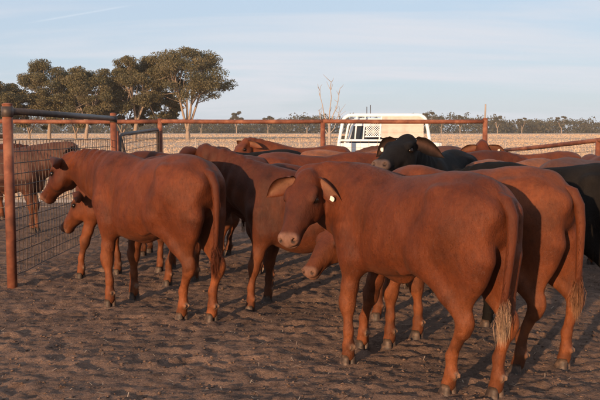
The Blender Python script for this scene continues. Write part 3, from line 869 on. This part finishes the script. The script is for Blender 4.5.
def make_cow(label, coat, feet, poll, muzzle, s=1.0, h=.013, tail=(0.0, 0.0), ears=(0, 0), tagc=None, fur=0, seed=1, roll=0.0, hump=1.0, belly=0.0, switch=None, group='cattle crowded in the yard', shift=0.0, hs=1.06):
    """feet: world xy of LF, RF, LH, RH; poll and muzzle: world points"""
    r = np.random.default_rng(seed)
    feet = [np.array(f, float) for f in feet]
    fm = (feet[0]+feet[1])/2; hm = (feet[2]+feet[3])/2
    hd = nrm(fm-hm); ang = math.atan2(hd[1], hd[0])
    cen = (fm+hm)/2 + hd*(.075+shift)*s
    root = empty('cow', (cen[0], cen[1], 0.0), ang); root.scale = (s, s, s)
    tag(root, label, 'cow', group)
    ca, sa = cos(ang), sin(ang)
    def loc(p):
        d = np.array(p[:2])-cen; return np.array([(d[0]*ca+d[1]*sa)/s, (-d[0]*sa+d[1]*ca)/s] + ([p[2]/s] if len(p) > 2 else []))
    ft = []
    for f in feet:
        q = loc(f); ft.append(np.array([q[0], q[1], (gz(f[0], f[1])-.006)/s]))
    P = loc(poll); Mz = loc(muzzle)
    hx = nrm(Mz-P); up = nrm(np.array([0, 0, 1.0])-hx*hx[2])
    side = np.cross(up, hx)
    if abs(roll) > 0: up, side = up*cos(roll)+side*sin(roll), side*cos(roll)-up*sin(roll)
    HR = np.array([hx, side, up])
    HS = hs
    def hp(t, y, z): return P + HS*(hx*t + side*y + up*z)
    def he(c, r_e, k, mode='add'): F.ell(c, HS*np.array(r_e), k*HS, HR, mode)
    ex = [hp(0, 0, 0), hp(.5, 0, -.2), hp(.5, 0, 0)]
    lo = np.minimum.reduce([np.array([-.86, -.40, -.02])]+ex+ft) - .16; hi = np.maximum.reduce([np.array([.8, .40, 1.34])]+ex+ft) + .16
    lo[2] = min(f[2] for f in ft)+.0
    F = Field(lo, hi, h/s)
    # --- torso
    tab = [TORSO[0], TORSO[1], TORSO[2]-belly*np.exp(-((TORSO[0]-.02)/.3)**2), TORSO[3]*(1+.4*belly)]
    F.loft((0, 0, 0), np.eye(3), tab, ((-.8, -.36, .38), (.76, .36, 1.32)), .02, 2.25, .13)
    F.cone((-.58, 0, 1.125), (.35, 0, 1.095), .065, .065, .07)                       # back line
    F.ell((.31, 0, 1.125), (.17, .06, .060*hump), .08)                              # hump
    F.ell((-.40, .165, 1.11), (.075, .045, .05), .045); F.ell((-.40, -.165, 1.11), (.08, .05, .05), .06)   # hook bones
    F.ell((-.70, .085, 1.02), (.05, .045, .06), .06); F.ell((-.70, -.085, 1.02), (.05, .045, .06), .06)  # pin bones
    F.ell((.48, 0, .70), (.10, .065, .13), .09)                                      # brisket
    F.ell((.08, 0, .585), (.10, .03, .05), .05)                                       # sheath or navel fold
    for sg in (1, -1):
        F.ell((-.235, sg*.245, 1.015), (.10, .045, .10), .06, None, 'sub')     # hollow of the flank
        F.ell((.195, sg*.250, .86), (.040, .030, .24), .05, None, 'sub')        # groove behind the shoulder
        F.ell((-.56, sg*.215, 1.12), (.10, .06, .06), .05, None, 'sub')         # dip between hook and pin bone
        F.cone((-.30, sg*.165, .72), (-.10, sg*.150, .645), .045, .02, .04, (np.array([0, 1., 0]), .5))   # flank fold
    # --- legs
    for i, sg in ((0, 1), (1, -1)):
        f = ft[i]; d = f-np.array([.425, sg*.13, 0])
        F.ell((.375, sg*.122, .89), (.13, .060, .24), .065)
        F.cone((.415, sg*.125, .84), (.36+.2*d[0], sg*.138+.2*d[1], .68), .105, .086, .08)
        el = np.array([.36+.2*d[0], sg*.136+.2*d[1], .68]); kn = np.array([.42+.55*d[0], sg*.135+.6*d[1], .385+.4*f[2]])
        fl = np.array([.42+.96*d[0], sg*.13+d[1], .125+f[2]])
        F.cone(el, el*.35+kn*.65, .088, .053, .055, (np.array([0, 1., 0]), .8))
        F.cone(el*.35+kn*.65, kn, .054, .049, .03); F.cone(kn+[.006, 0, .02], kn+[.004, 0, -.03], .050, .045, .02)
        F.cone(kn, fl+[0, 0, .09], .035, .028, .035); F.cone(fl+[0, 0, .09], fl, .028, .035, .03)
        F.cone(fl, f+[-.004, 0, .078], .035, .036, .02); F.cone(f+[-.004, 0, .078], f+[.002, 0, .060], .036, .040, .015)
        F.ell(fl+[-.04, .018, -.005], (.012, .010, .016), .010); F.ell(fl+[-.04, -.018, -.005], (.012, .010, .016), .010)
    for i, sg in ((2, 1), (3, -1)):
        f = ft[i]; d = f-np.array([-.575, sg*.125, 0])
        st = np.array([-.33+.28*d[0], sg*.160+.15*d[1], .76]); hk = np.array([-.660+.74*d[0], sg*.125+.74*d[1], .425+.4*f[2]]); fl = np.array([-.59+.97*d[0], sg*.125+d[1], .125+f[2]])
        F.ell((-.54, sg*.120, .92), (.18, .096, .25), .06)
        F.ell((-.60, sg*.105, .77), (.10, .072, .19), .05)
        F.cone((-.44, sg*.140, .95), st, .145, .10, .06, (np.array([0, 1., 0]), .72))
        F.cone((-.50+.15*d[0], sg*.125+.1*d[1], .78), hk+[.01, 0, .05], .135, .040, .05, (np.array([0, 1., 0]), .55))
        F.cone(st, st*.42+hk*.58, .104, .056, .05, (np.array([0, 1., 0]), .78))
        F.cone((-.66, sg*.10, .78), hk*.85+st*.15+[-.03, 0, .02], .07, .026, .05, (np.array([0, 1., 0]), .8))
        F.cone(st*.42+hk*.58, hk, .050, .038, .035); F.cone(hk+[-.026, 0, .045], hk+[-.014, 0, -.02], .022, .030, .022)
        F.cone(hk+[.006, 0, .0], hk+[.008, 0, -.05], .042, .038, .02)
        F.cone(hk, fl+[0, 0, .10], .039, .029, .035); F.cone(fl+[0, 0, .10], fl, .029, .036, .03)
        F.cone(fl, f+[-.004, 0, .078], .036, .036, .02); F.cone(f+[-.004, 0, .078], f+[.002, 0, .060], .036, .041, .015)
        F.ell(fl+[-.042, .018, -.005], (.012, .010, .016), .010); F.ell(fl+[-.042, -.018, -.005], (.012, .010, .016), .010)
    # --- neck
    nb = np.array([.33, 0, .955]); ne = hp(-.02, 0, -.095)
    ctl = nb + np.array([.22, 0, .05 if ne[2] > .9 else -.02]); ctl = ctl*.72 + ((nb+ne)/2)*.28
    pts = bez(nb, ctl, ne, 7); rad = np.interp(np.linspace(0, 1, 7), [0, .35, .7, 1], [.205, .185, .155, .120])
    fac = np.interp(np.linspace(0, 1, 7), [0, .5, 1], [.74, .52, .56])
    for i in range(6):
        dd = nrm(pts[i+1]-pts[i]); w = nrm(np.cross([0, 0, 1.0], dd))
        F.cone(pts[i], pts[i+1], rad[i], rad[i+1], .10 if i < 4 else .06, (w, fac[i]))
    # crest and dewlap
    for i in range(5):
        dd = nrm(pts[i+1]-pts[i]); w = nrm(np.cross([0, 0, 1.0], dd)); dn = np.cross(dd, w); dn = dn if dn[2] < 0 else -dn
        a = pts[i]+dn*rad[i]*.92; b_ = pts[i+1]+dn*rad[i+1]*.95
        F.cone(a, b_, .062, .05, .05, (w, .38))
        F.cone(pts[i]-dn*rad[i]*.82, pts[i+1]-dn*rad[i+1]*.82, .05, .045, .05, (w, .7))
    # --- head
    c0 = hp(0, 0, 0); c1 = hp(.5, 0, -.1)
    F.loft(P, HR, [HS*x for x in HEAD], (np.minimum(c0, c1)-.2, np.maximum(c0, c1)+.2), .035, 2.5, .0)
    he(hp(.012, 0, .012), (.045, .05, .028), .04)                               # poll
    for sg in (1, -1):
        he(hp(.135, sg*.086, .006), (.045, .020, .020), .03)                       # brow
        he(hp(.175, sg*.078, -.11), (.085, .030, .055), .04)                     # cheek
        he(hp(.25, sg*.064, -.055), (.09, .018, .02), .035)                      # cheek ridge
        he(hp(.455, sg*.040, -.020), (.032, .025, .028), .025)                    # nostril wing
        he(hp(.160, sg*.110, -.021), (.034, .020, .024), .012, 'sub')            # socket
        he(hp(.160, sg*.099, -.000), (.036, .013, .008), .010)                   # upper lid
        he(hp(.168, sg*.096, -.044), (.034, .013, .008), .010)                   # lower lid
        he(hp(.476, sg*.043, -.012), (.024, .013, .010), .008, 'sub')            # nostril
        he(hp(.43, sg*.066, -.064), (.07, .014, .005), .012, 'sub')              # mouth line
    he(hp(.485, 0, -.066), (.03, .05, .005), .012, 'sub')
    he(hp(.44, 0, -.092), (.035, .042, .022), .02)                              # chin
    # skin folds on the neck and faint ribs
    V, Q = F.mesh()
    V = relax(V, Q, 4 if h < .016 else 2, .5)
    N = vert_normals(V, Q)
    tN = np.clip((V[:, 0]-.36)/.4, 0, 1)*np.clip((V[:, 2]-.55)/.2, 0, 1)*np.clip(1-((V-P)@hx+.06)/.06, 0, 1)
    fold = np.sin((V[:, 0]*1.0+.35*V[:, 2])*62 + 3*vnoise(V[:, 0]*4+seed, V[:, 2]*4, 3)*4)
    ribs = np.sin((V[:, 0]+.22*V[:, 2])*58)*np.exp(-((V[:, 0]-.08)/.2)**2)*np.exp(-((V[:, 2]-.86)/.17)**2)
    und = vnoise(V[:, 0]*6+seed*3, V[:, 2]*6+V[:, 1]*5, 5)*.010 + vnoise(V[:, 0]*14+seed, V[:, 2]*13+V[:, 1]*9, 6)*.0045
    bodym = np.clip((V[:, 2]-.5)/.15, 0, 1)*np.clip(1-((V-P)@hx+.1)/.1, 0, 1)
    V = V + N*(fold*.005*tN + ribs*.0045 + und*bodym)[:, None]
    # --- colour of the hide
    body, muz = [np.array(c) for c in COAT[coat]]
    col = np.tile(body, (len(V), 1))
    hl = (V-P)@HR.T/HS
    nearh = np.linalg.norm(V-hp(.22, 0, -.06), axis=1) < .42
    tm = np.where(nearh & (hl[:, 0] > -.02) & (hl[:, 0] < .54) & (np.abs(hl[:, 1]) < .10) & (hl[:, 2] > -.15), hl[:, 0], -1)
    mzf = np.clip((tm-.425)/.025, 0, 1)[:, None]*np.clip((hl[:, 2]+.105)/.03, 0, 1)[:, None]
    if coat != 'black':
        legf = np.clip((.66-V[:, 2])/.3, 0, 1)[:, None]; col = col*(1-.55*legf) + legf*.55*np.array((.215, .066, .021))
        inner = np.clip(1-np.abs(V[:, 1])/.12, 0, 1)*np.clip((.62-V[:, 2])/.2, 0, 1)
        col = col*(1+.5*inner[:, None])
        fc = np.clip((tm-.05)/.2, 0, 1)[:, None]*.22; col = col*(1-fc)
    # dung and mud stains on the legs, belly and hocks; sun-bleached and rubbed patches higher up
    st1 = vnoise(V[:, 0]*9+seed*5, V[:, 2]*7+V[:, 1]*8, 21)+.6*vnoise(V[:, 0]*24+seed, V[:, 2]*17+V[:, 1]*20, 22)
    low = np.clip((.62-V[:, 2])/.35, 0, 1); stain = np.clip((st1-.02+.22*low)*3.2, 0, 1)*(.30+.28*low)
    col = col*(1-stain[:, None]) + stain[:, None]*col.mean(0)*np.array((.42, .50, .58))
    rub = np.clip((vnoise(V[:, 0]*3.1+seed*7, V[:, 2]*4+V[:, 1]*3, 23)-.05)*2.2, 0, 1)*np.clip((V[:, 2]-.6)/.3, 0, 1)
    col = col*(1+.55*rub[:, None]*np.array((.85, 1.0, 1.1)))
    if coat != 'black':
        for i in range(4):
            dc = np.linalg.norm((V-(ft[i]+[-.055, 0, .118]))*np.array((1, 1, 1.0)), axis=1); k9 = np.clip((.030-dc)/.012, 0, 1)[:, None]*.7
            col = col*(1-k9) + k9*np.array((.26, .17, .115))
    col = col*(1-mzf) + muz*mzf
    ns = np.stack([np.linalg.norm(V-hp(.480, sg*.043, -.012), axis=1) for sg in (1, -1)]).min(0)
    col *= (1-.85*np.clip((.019-ns)/.007, 0, 1))[:, None]
    mouth = np.clip(1-np.abs(hl[:, 2]+.065)/.008, 0, 1)*np.clip((tm-.37)/.03, 0, 1); col *= (1-.6*mouth)[:, None]
    es = np.stack([np.linalg.norm((V-hp(.162, sg*.098, -.022)), axis=1) for sg in (1, -1)]).min(0)
    col *= (1-.55*np.clip((.05-es)/.016, 0, 1))[:, None]
    VS = [V]; QS = [Q]; CS = [col]; base = len(V)
    # --- ears: cupped leaves rooted in the head
    for sg, pose in ((1, ears[0]), (-1, ears[1])):
        e0 = nrm(side*sg*.92 - hx*(.30+pose) - up*.22); face = nrm(hx*.75 + up*.10 + side*sg*.35 - e0*.0); face = nrm(face - e0*(face@e0))
        wd = np.cross(e0, face)
        ns_, nv_ = 13, 9; L = .225; ev = []; ec = []
        for layer in (0, 1):
            for a in range(ns_):
                t = a/(ns_-1); w = .070*max(.0, sin(pi*min(1, (t*.93+.10))**.80))**.75 + (.012 if t < .15 else 0)
                if t > .97: w *= .35
                c = hp(.030, sg*.084, -.008) + e0*(L*t) + np.array([0, 0, -1.])*(.10*t*t) - hx*(.02*t*t)
                for b2 in range(nv_):
                    v = (b2/(nv_-1))*2-1
                    p = c + wd*w*v*(1-.12*(1-t)) + face*(.62*w*v*v*(1.25-.7*t) - .02*(1-t)) - face*(layer*(.010*(1-abs(v)**3)*(1-.5*t)))
                    ev.append(p)
                    if layer == 0:
                        ce = np.array((.24, .12, .075)) if coat != 'black' else np.array((.085, .045, .035))
                        k2 = max(0, 1-abs(v)*1.15)*(.75 if t < .9 else .3); ec.append(body*(1-k2)+ce*k2*.9)
                    else: ec.append(body*.92)
        ev = np.array(ev); eq = []
        for layer in (0, 1):
            for a in range(ns_-1):
                for b2 in range(nv_-1):
                    i0 = layer*ns_*nv_ + a*nv_+b2; f4 = (i0, i0+1, i0+nv_+1, i0+nv_)
                    eq.append(f4 if (layer == 0) == (sg > 0) else f4[::-1])
        for a in range(ns_-1):
            for b2 in (0, nv_-1):
                i0 = a*nv_+b2; j0 = i0+ns_*nv_; eq.append((i0, j0, j0+nv_, i0+nv_))
        VS.append(ev); QS.append(np.array(eq)+base); CS.append(np.array(ec)); base += len(ev)
        tip = hp(.030, sg*.084, -.008) + e0*(L*.55) + np.array([0, 0, -.04]) + face*.012
        if tagc and sg in tagc:
            mt = MATS[tagc[sg]]; mb = MB(); u_ = e0; w_ = nrm(np.cross(face, e0)); cc_ = tip
            pr_ = [(-.015, -.014), (.015, -.014), (.017, .008), (.007, .017), (-.007, .017), (-.017, .008)]
            vv = [cc_ + w_*x*1.0 + u_*y*1.0 + face*zz_ for zz_ in (0.006, .012) for x, y in pr_]
            n6 = 6; mb.add(vv, [(0, 1, 2, 3), (0, 3, 4, 5), (9, 8, 7, 6), (11, 10, 9, 6)] + [(k, (k+1) % 6, n6+(k+1) % 6, n6+k) for k in range(6)]); mb.build('ear_tag', mt, root)
    # --- tail
    sw = np.array(tail)
    tp = [(-.60, 0, 1.075), (-.67, 0, 1.098), (-.73, 0, 1.080), (-.768, sw[1]*.1, 1.01), (-.785+sw[0]*.2, sw[1]*.3, .90), (-.79+sw[0]*.45, sw[1]*.6, .76), (-.79+sw[0]*.75, sw[1]*.85, .60), (-.785+sw[0], sw[1], .50)]
    tp = [np.array(p) for p in tp]
    tb = MB(); tb.tube(tp, [.030, .042, .038, .033, .028, .023, .019, .016], 12, True)
    tv = np.concatenate(tb.v); VS.append(tv); QS.append(np.concatenate(tb.q)+base); CS.append(np.tile(body*.9, (len(tv), 1))); base += len(tv)
    me = mesh_np('body', np.concatenate(VS), np.concatenate(QS), True, np.concatenate(CS))
    bm_ = link('body', me, MATS['black_coat' if coat == 'black' else 'red_coat'], root)
    # switch of long hair at the tail end
    hv = []; ht = []; hc = []
    tipc = np.array(switch if switch is not None else body*.8)
    ns2 = 1100 if h < .02 else 70
    for k in range(ns2):
        a = tp[6] + (tp[7]-tp[6])*r.uniform(0, 1.0) + r.normal(0, .007, 3); L = r.uniform(.10, .21)
        sx_, sy_ = r.normal(0, .013, 2); m_ = a + np.array([sx_, sy_, -L*.45]); e = a + np.array([sx_*.6+r.normal(0, .004), sy_*.6+r.normal(0, .004), -L])
        w = np.array([cos(k), sin(k), 0])*.0010
        hv += [a-w, a+w, m_+w, m_-w, e]; ht.append((5*k, 5*k+1, 5*k+2, 5*k+3)); 
        g = r.uniform(.7, 1.25); hc += [body*g, body*g, (body*.6+tipc*.4)*g, (body*.6+tipc*.4)*g, tipc*g]
    if h < .02:
        for k in range(ns2, ns2+420):
            t_ = r.uniform(1.2, 6.5); i_ = int(t_); a = tp[i_]*(1-(t_-i_)) + tp[i_+1]*(t_-i_); th = r.uniform(0, 2*pi); rr3 = .030-.002*t_
            o_ = np.array([-.4*abs(cos(th)), sin(th), .0]); a = a + o_*rr3*.8; L = r.uniform(.02, .045)
            e = a + o_*L*r.uniform(.3, .8) + np.array([0, 0, -L*.8]); m_ = (a+e)/2 + o_*.004; w = np.array([cos(k), sin(k), 0])*.0012
            hv += [a-w, a+w, m_+w, m_-w, e]; ht.append((5*k, 5*k+1, 5*k+2, 5*k+3)); g = r.uniform(.75, 1.3); hc += [body*g]*5
        ns2 += 420
    tri = np.array([(5*k+3, 5*k+2, 5*k+4) for k in range(ns2)])
    link('tail_switch', mesh_np('tail_switch', np.array(hv), [np.array(ht), tri], False, np.array(hc)), MATS['red_coat'], root)
    # --- eyes
    for sg in (1, -1):
        c = hp(.163, sg*.0945, -.022); v = []; q = []
        for i in range(9):
            for j in range(14):
                th = pi*i/8; ph = 2*pi*j/14; v.append(c + .0225*HS*np.array([sin(th)*cos(ph), sin(th)*sin(ph), cos(th)]))
        for i in range(8):
            for j in range(14): q.append((i*14+j, (i+1)*14+j, (i+1)*14+(j+1) % 14, i*14+(j+1) % 14))
        mb = MB(); mb.add(v, q); mb.build('eye', MATS['eye'], root, True)
    # --- cloven hooves
    for f in ft:
        mb = MB()
        for sg in (1, -1):
            v = []; q = []; nseg = 12
            for (z, fx, bx_, hw, ox) in ((.068, .028, -.030, .019, .001), (.048, .038, -.034, .022, .003), (.020, .050, -.036, .025, .006), (-.006, .058, -.037, .026, .008)):
                for k in range(nseg):
                    a = 2*pi*k/nseg; cx_, sy_ = cos(a), sin(a)
                    x = (fx if cx_ > 0 else -bx_)*cx_; y = sg*.024 + hw*sy_*(1-.35*max(0, cx_))
                    if sg*y < .003: y = sg*.003
                    v.append((f[0]+x+ox*.4, f[1]+y, f[2]+z))
            for i in range(3):
                for k in range(nseg): q.append((i*nseg+k, (i+1)*nseg+k, (i+1)*nseg+(k+1) % nseg, i*nseg+(k+1) % nseg))
            n0 = mb.n; mb.add(v, q); mb.add([(f[0], f[1]+sg*.024, f[2]), (f[0], f[1]+sg*.024, f[2]+.07)], None, None)
            mb.t.append(np.array([(n0+48, n0+36+k, n0+36+(k+1) % nseg) for k in range(nseg)] + [(n0+49, n0+(k+1) % nseg, n0+k) for k in range(nseg)]))
        mb.build('hoof', MATS['hoof_horn'], root, True)
    # --- short coat hair lying back along the hide
    if fur:
        A = np.linalg.norm(np.cross(V[Q[:, 2]]-V[Q[:, 0]], V[Q[:, 3]]-V[Q[:, 1]]), axis=1)
        fi = r.choice(len(Q), fur, p=A/A.sum()); a, b_ = r.random((2, fur, 1))
        def lerp(X): return (X[Q[fi, 0]]*(1-a)+X[Q[fi, 1]]*a)*(1-b_) + (X[Q[fi, 3]]*(1-a)+X[Q[fi, 2]]*a)*b_
        p = lerp(V); nn = lerp(N); nn /= np.linalg.norm(nn, axis=1)[:, None]; cc_ = lerp(col)
        hlp = (p-P)@hx; nh = np.linalg.norm(p-hp(.22, 0, -.06), axis=1) < .40
        dirv = np.tile(np.array([-.75, 0, -.65]), (fur, 1)); lm = p[:, 2] < .6; dirv[lm] = (-.15, 0, -1)
        dirv[nh] = -hx*.2 + hx*.9 - up*.4
        dirv += np.stack([vnoise(p[:, 0]*5+i*17, p[:, 2]*5+p[:, 1]*4, 8+i) for i in range(3)], 1)*1.3 + r.normal(0, .22, (fur, 3))
        tg = dirv - nn*np.sum(dirv*nn, 1)[:, None]; tg /= np.linalg.norm(tg, axis=1)[:, None]+1e-9
        Ln = r.uniform(.006, .013, fur)[:, None]*np.where(nh, .55, 1.0)[:, None]
        crest = np.clip((p[:, 2]-1.12)/.08, 0, 1)[:, None]*np.clip((p[:, 0])/.3, 0, 1)[:, None]; Ln = Ln*(1+.5*crest)
        skip = (mzf[:, 0].take(Q[fi, 0]) > .1) | (es[Q[fi, 0]] < .03)
        lift = r.uniform(.05, .28, fur)[:, None]
        wv_ = np.cross(nn, tg)*(.0008 if h < .016 else .0016)
        e = p + (tg*(1-lift*.4)+nn*lift)*Ln
        keep = ~skip; m_ = keep.sum()
        HV = np.stack([p+wv_-nn*.001, p-wv_-nn*.001, e], 1)[keep].reshape(-1, 3)
        gg = (np.clip(r.normal(1.06, .16, fur), .65, 1.5)*(1+.65*vnoise(p[:, 0]*34+p[:, 1]*20, p[:, 2]*16, 51)+.75*vnoise(p[:, 0]*90+p[:, 1]*60, p[:, 2]*38, 52)))[:, None]
        HC = np.repeat((cc_*gg)[keep], 3, 0)
        hm_ = mesh_np('coat_hair', HV, np.arange(3*m_).reshape(-1, 3), True, HC)
        bt = np.cross(nn, tg); q1 = p[:, 0]*46+p[:, 1]*30; q2 = p[:, 2]*19+p[:, 1]*8
        w1 = vnoise(q1, q2, 61)*1.15 + vnoise(q1*2.3, q2*2.1, 62)*.8 + r.normal(0, .16, fur); w2 = vnoise(q1+40, q2+7, 63)*1.15 + vnoise(q1*2.3+9, q2*2.1, 64)*.8 + r.normal(0, .16, fur)
        wob = nn + tg*(.08+w1)[:, None]*1.05 + bt*w2[:, None]*1.05; wob /= np.linalg.norm(wob, axis=1)[:, None]
        hm_.normals_split_custom_set_from_vertices(np.repeat(wob[keep], 3, 0).tolist())
        ho = link('coat_hair', hm_, MATS['hair_black' if coat == 'black' else 'hair_red'], root); ho['kind'] = 'stuff'
    return root

for nm, sh, ro, sp in (('hair_red', .01, .48, .27), ('hair_black', .0, .7, .10)):
    m, n, l, b = nodes(nm); at = n.new('ShaderNodeAttribute'); at.attribute_name = 'coat'
    f1 = tex_noise(n, l, 5.5, 5, .6)
    f2 = tex_noise(n, l, 26, 7, .75, scl=(1, 1.3, .55), dist=.6)
    hc_ = mixc(n, l, 1.0, at.outputs['Color'], ramp(n, l, f1, [(.30, (.64,.60,.58)), (.5, (1,1,1)), (.70, (1.2,1.24,1.26))]), 'MULTIPLY')
    l.new(mixc(n, l, 1.0, hc_, ramp(n, l, f2, [(.28, (.70,.68,.67)), (.5, (1,1,1)), (.74, (1.28,1.30,1.30))]), 'MULTIPLY'), b.inputs['Base Color'])
    b.inputs['Roughness'].default_value = ro; b.inputs['Specular IOR Level'].default_value = sp; b.inputs['Sheen Weight'].default_value = sh
    b.inputs['Sheen Tint'].default_value = (.75,.45,.30,1)

def stand(front, heading_deg, s=1.0, jit=0.05, sd=0):
    """four feet for a cow standing with its fore feet round a spot; heading in degrees from +x"""
    r = np.random.default_rng(sd); a = radians(heading_deg); h = np.array([cos(a), sin(a)]); lft = np.array([-sin(a), cos(a)])
    f = np.array(front, float); b_ = f - h*1.01*s
    return [f+lft*.13*s+h*r.uniform(-jit, jit), f-lft*.13*s+h*r.uniform(-jit, jit), b_+lft*.12*s+h*r.uniform(-jit, jit), b_-lft*.12*s+h*r.uniform(-jit, jit)]
def headpose(front, heading_deg, fwd=.55, z=1.27, turn=0, pitch=-50, s=1.0):
    a = radians(heading_deg); t = radians(heading_deg+turn); p = radians(pitch)
    a2 = radians(heading_deg+turn*.45)
    P = np.array([front[0]+cos(a2)*fwd*s, front[1]+sin(a2)*fwd*s, z*s])
    M = P + np.array([cos(t)*cos(p), sin(t)*cos(p), sin(p)])*.48*s
    return P, M

# foreground animals
make_cow('red steer with long tail and pale switch, gazing back towards the viewer', 'red',
         [(.30, 5.10), (.42, 5.50), (.82, 4.50), (1.07, 4.45)], (.045, 5.25, 1.165), (-.075, 4.97, .825), hs=1.02, s=1.0, h=.0105, tail=(.06, .02), ears=(-.75, -.30), shift=-.07,
         tagc={1: 'tag_plastic'}, fur=110000, seed=3, switch=(.46, .31, .20), belly=.01)
make_cow('red steer beside the mesh fence with its head turned to the wire', 'red',
         [(-1.57, 6.79), (-1.44, 7.12), (-.91, 6.32), (-.67, 6.24)], (-2.06, 7.42, 1.205), (-2.31, 7.60, .90), hs=1.0, belly=.055, s=1.035, h=.011, tail=(.05, -.02), ears=(.35, .1), fur=90000, seed=4)
make_cow('red steer with head lowered under the chin of its neighbour', 'bright',
         [(.60, 5.50), (.82, 5.72), (1.32, 4.95), (1.63, 5.05)], (.27, 6.04, .76), (.07, 5.80, .50), hs=.94, s=1.005, h=.0115, tail=(.03, -.03), ears=(.3, .6), fur=80000, seed=6, switch=(.27, .14, .075))
make_cow('dark red steer with raised head behind another steer rump', 'dark',
         [(-.40, 6.62), (-.27, 6.92), (.59, 6.30), (.72, 6.57)], (-.80, 7.10, 1.30), (-.92, 7.50, 1.06), s=.95, h=.013, ears=(.2, .0), fur=50000, seed=8, belly=.10, hump=1.2)
make_cow('all black steer standing tail-on behind the red steer with lowered head', 'black',
         stand((1.46, 6.28), 138, 1.0, .05, 3), *headpose((1.46, 6.28), 138, .60, .95, 12, -60, 1.0), s=1.0, h=.014, fur=45000, seed=9)
make_cow('black steer peering over the red backs with ears spread wide', 'black',
         stand((1.12, 7.52), 241, 1.03, .05, 4), (.90, 7.02, 1.375), (.66, 6.64, 1.225), s=1.03, h=.0125, hs=1.12, ears=(-.10, -.10), tagc={-1: 'tag_plastic'}, fur=30000, seed=10)
make_cow('red steer stepping forward with lowered head behind the fence side steer', 'bright',
         [(-2.18, 8.20), (-1.86, 8.42), (-1.24, 7.72), (-1.02, 7.98)], (-2.10, 8.22, .86), (-2.38, 8.34, .50), s=.97, h=.014, fur=30000, seed=11)
make_cow('dark steer half hidden between the raised head steer and the herd', 'dark',
         stand((-.25, 7.58), 172, .95, .06, 7), *headpose((-.25, 7.58), 172, .52, .92, 0, -62, .95), s=.95, h=.016, seed=12)
# herd behind them
herd = [
    ('dark red steer walking in behind the fence side steer rump', 'dark', (-1.42, 8.72), 168, .98, .5, 1.0, 0, -60),
    ('red steer back in the gap behind the black faced steer shoulder', 'red', (.6, 8.78), 5, 1.0, .55, 1.05, -10, -55),
    ('black steer with lowered head, its back just showing in the herd', 'black', (-1.05, 10.2), 172, 1.0, .6, .95, 0, -60),
    ('brown steer in the herd next to the pipe gate', 'dark', (-1.85, 9.75), 170, 1.0, .45, .95, 8, -62),
    ('tan brown steer in mid herd facing the dead tree', 'tan', (1.05, 10.1), 12, 1.0, .5, 1.22, 30, -45),
    ('deep red steer behind the black faced steer', 'dark', (2.15, 9.75), 20, 1.0, .50, 1.08, -50, -45),
    ('bright tan steer, its low back catching the sun', 'tan', (2.45, 8.55), 38, .96, .55, 1.0, -10, -60),
    ('red steer facing forward with ears out below the stake post', 'red', (2.46, 11.5), 268, 1.0, .42, 1.27, -6, -48),
    ('red steer crossing in front of the low sloping rail', 'bright', (2.55, 10.6), 184, .97, .55, 1.02, 0, -58),
    ('brown black steer in the herd by the sloping side rail', 'brown', (3.2, 8.15), 28, .98, .50, 1.25, 40, -40),
    ('red steer at the sloping side rail looking away', 'red', (3.45, 9.9), 80, .96, .5, 1.0, 20, -55),
    ('small red steer far back against the rear fence', 'bright', (-.35, 12.9), 182, 1.0, .5, 1.30, 40, -42),
    ('dull brown steer at the rear fence near the truck', 'brown', (1.35, 12.6), 175, 1.0, .5, 1.1, 10, -55),
    ('red steer in the rear corner by the stake post', 'dark', (2.35, 13.6), 160, .95, .5, 1.05, 0, -50),
]
for k, (lab, ct, fr, hd, s, fwd, z, turn, pit) in enumerate(herd):
    P, M = headpose(fr, hd, fwd, z, turn, pit, s)
    make_cow(lab, ct, stand(fr, hd, s, .06, k), P, M, s=s, h=.021, fur=14000 if fr[1] < 10.5 else 0, seed=30+k, hump=1.0+.3*sin(k*2.1), belly=.02*abs(sin(k)), tagc={1: 'tag_plastic'} if k in (7, 9) else None)
# next pen, beyond the side fence
for k, (lab, ct, fr, hd, s, fwd, z, turn, pit) in enumerate([
    ('brown steer in the next pen seen through the wire mesh', 'brown', (-3.85, 11.9), 4, 1.0, .6, 1.24, 0, -45),
    ('dark red steer standing farther back in the next pen', 'dark', (-4.9, 13.5), 20, 1.0, .55, 1.15, 0, -50)]):
    P, M = headpose(fr, hd, fwd, z, turn, pit, s)
    make_cow(lab, ct, stand(fr, hd, s, .06, 50+k), P, M, s=s, h=.018, seed=70+k, group='cattle in the next pen')

# ------------------------------------------------------------------ dusty evening air
hb = MB(); hb.box((-700, -30, -1.5), (700, 660, 24))
hz = hb.build('haze', None)
m = bpy.data.materials.new('dusty_air'); m.use_nodes = True; m.node_tree.nodes.clear()
vo = m.node_tree.nodes.new('ShaderNodeOutputMaterial'); pv = m.node_tree.nodes.new('ShaderNodeVolumePrincipled')
pv.inputs['Color'].default_value = (.92, .88, .84, 1); pv.inputs['Density'].default_value = .00022; pv.inputs['Anisotropy'].default_value = .0
m.node_tree.links.new(pv.outputs[0], vo.inputs['Volume'])
hz.data.materials.append(m); hz['kind'] = 'stuff'; hz['label'] = 'thin dusty evening air over the plain'; hz['category'] = 'haze'
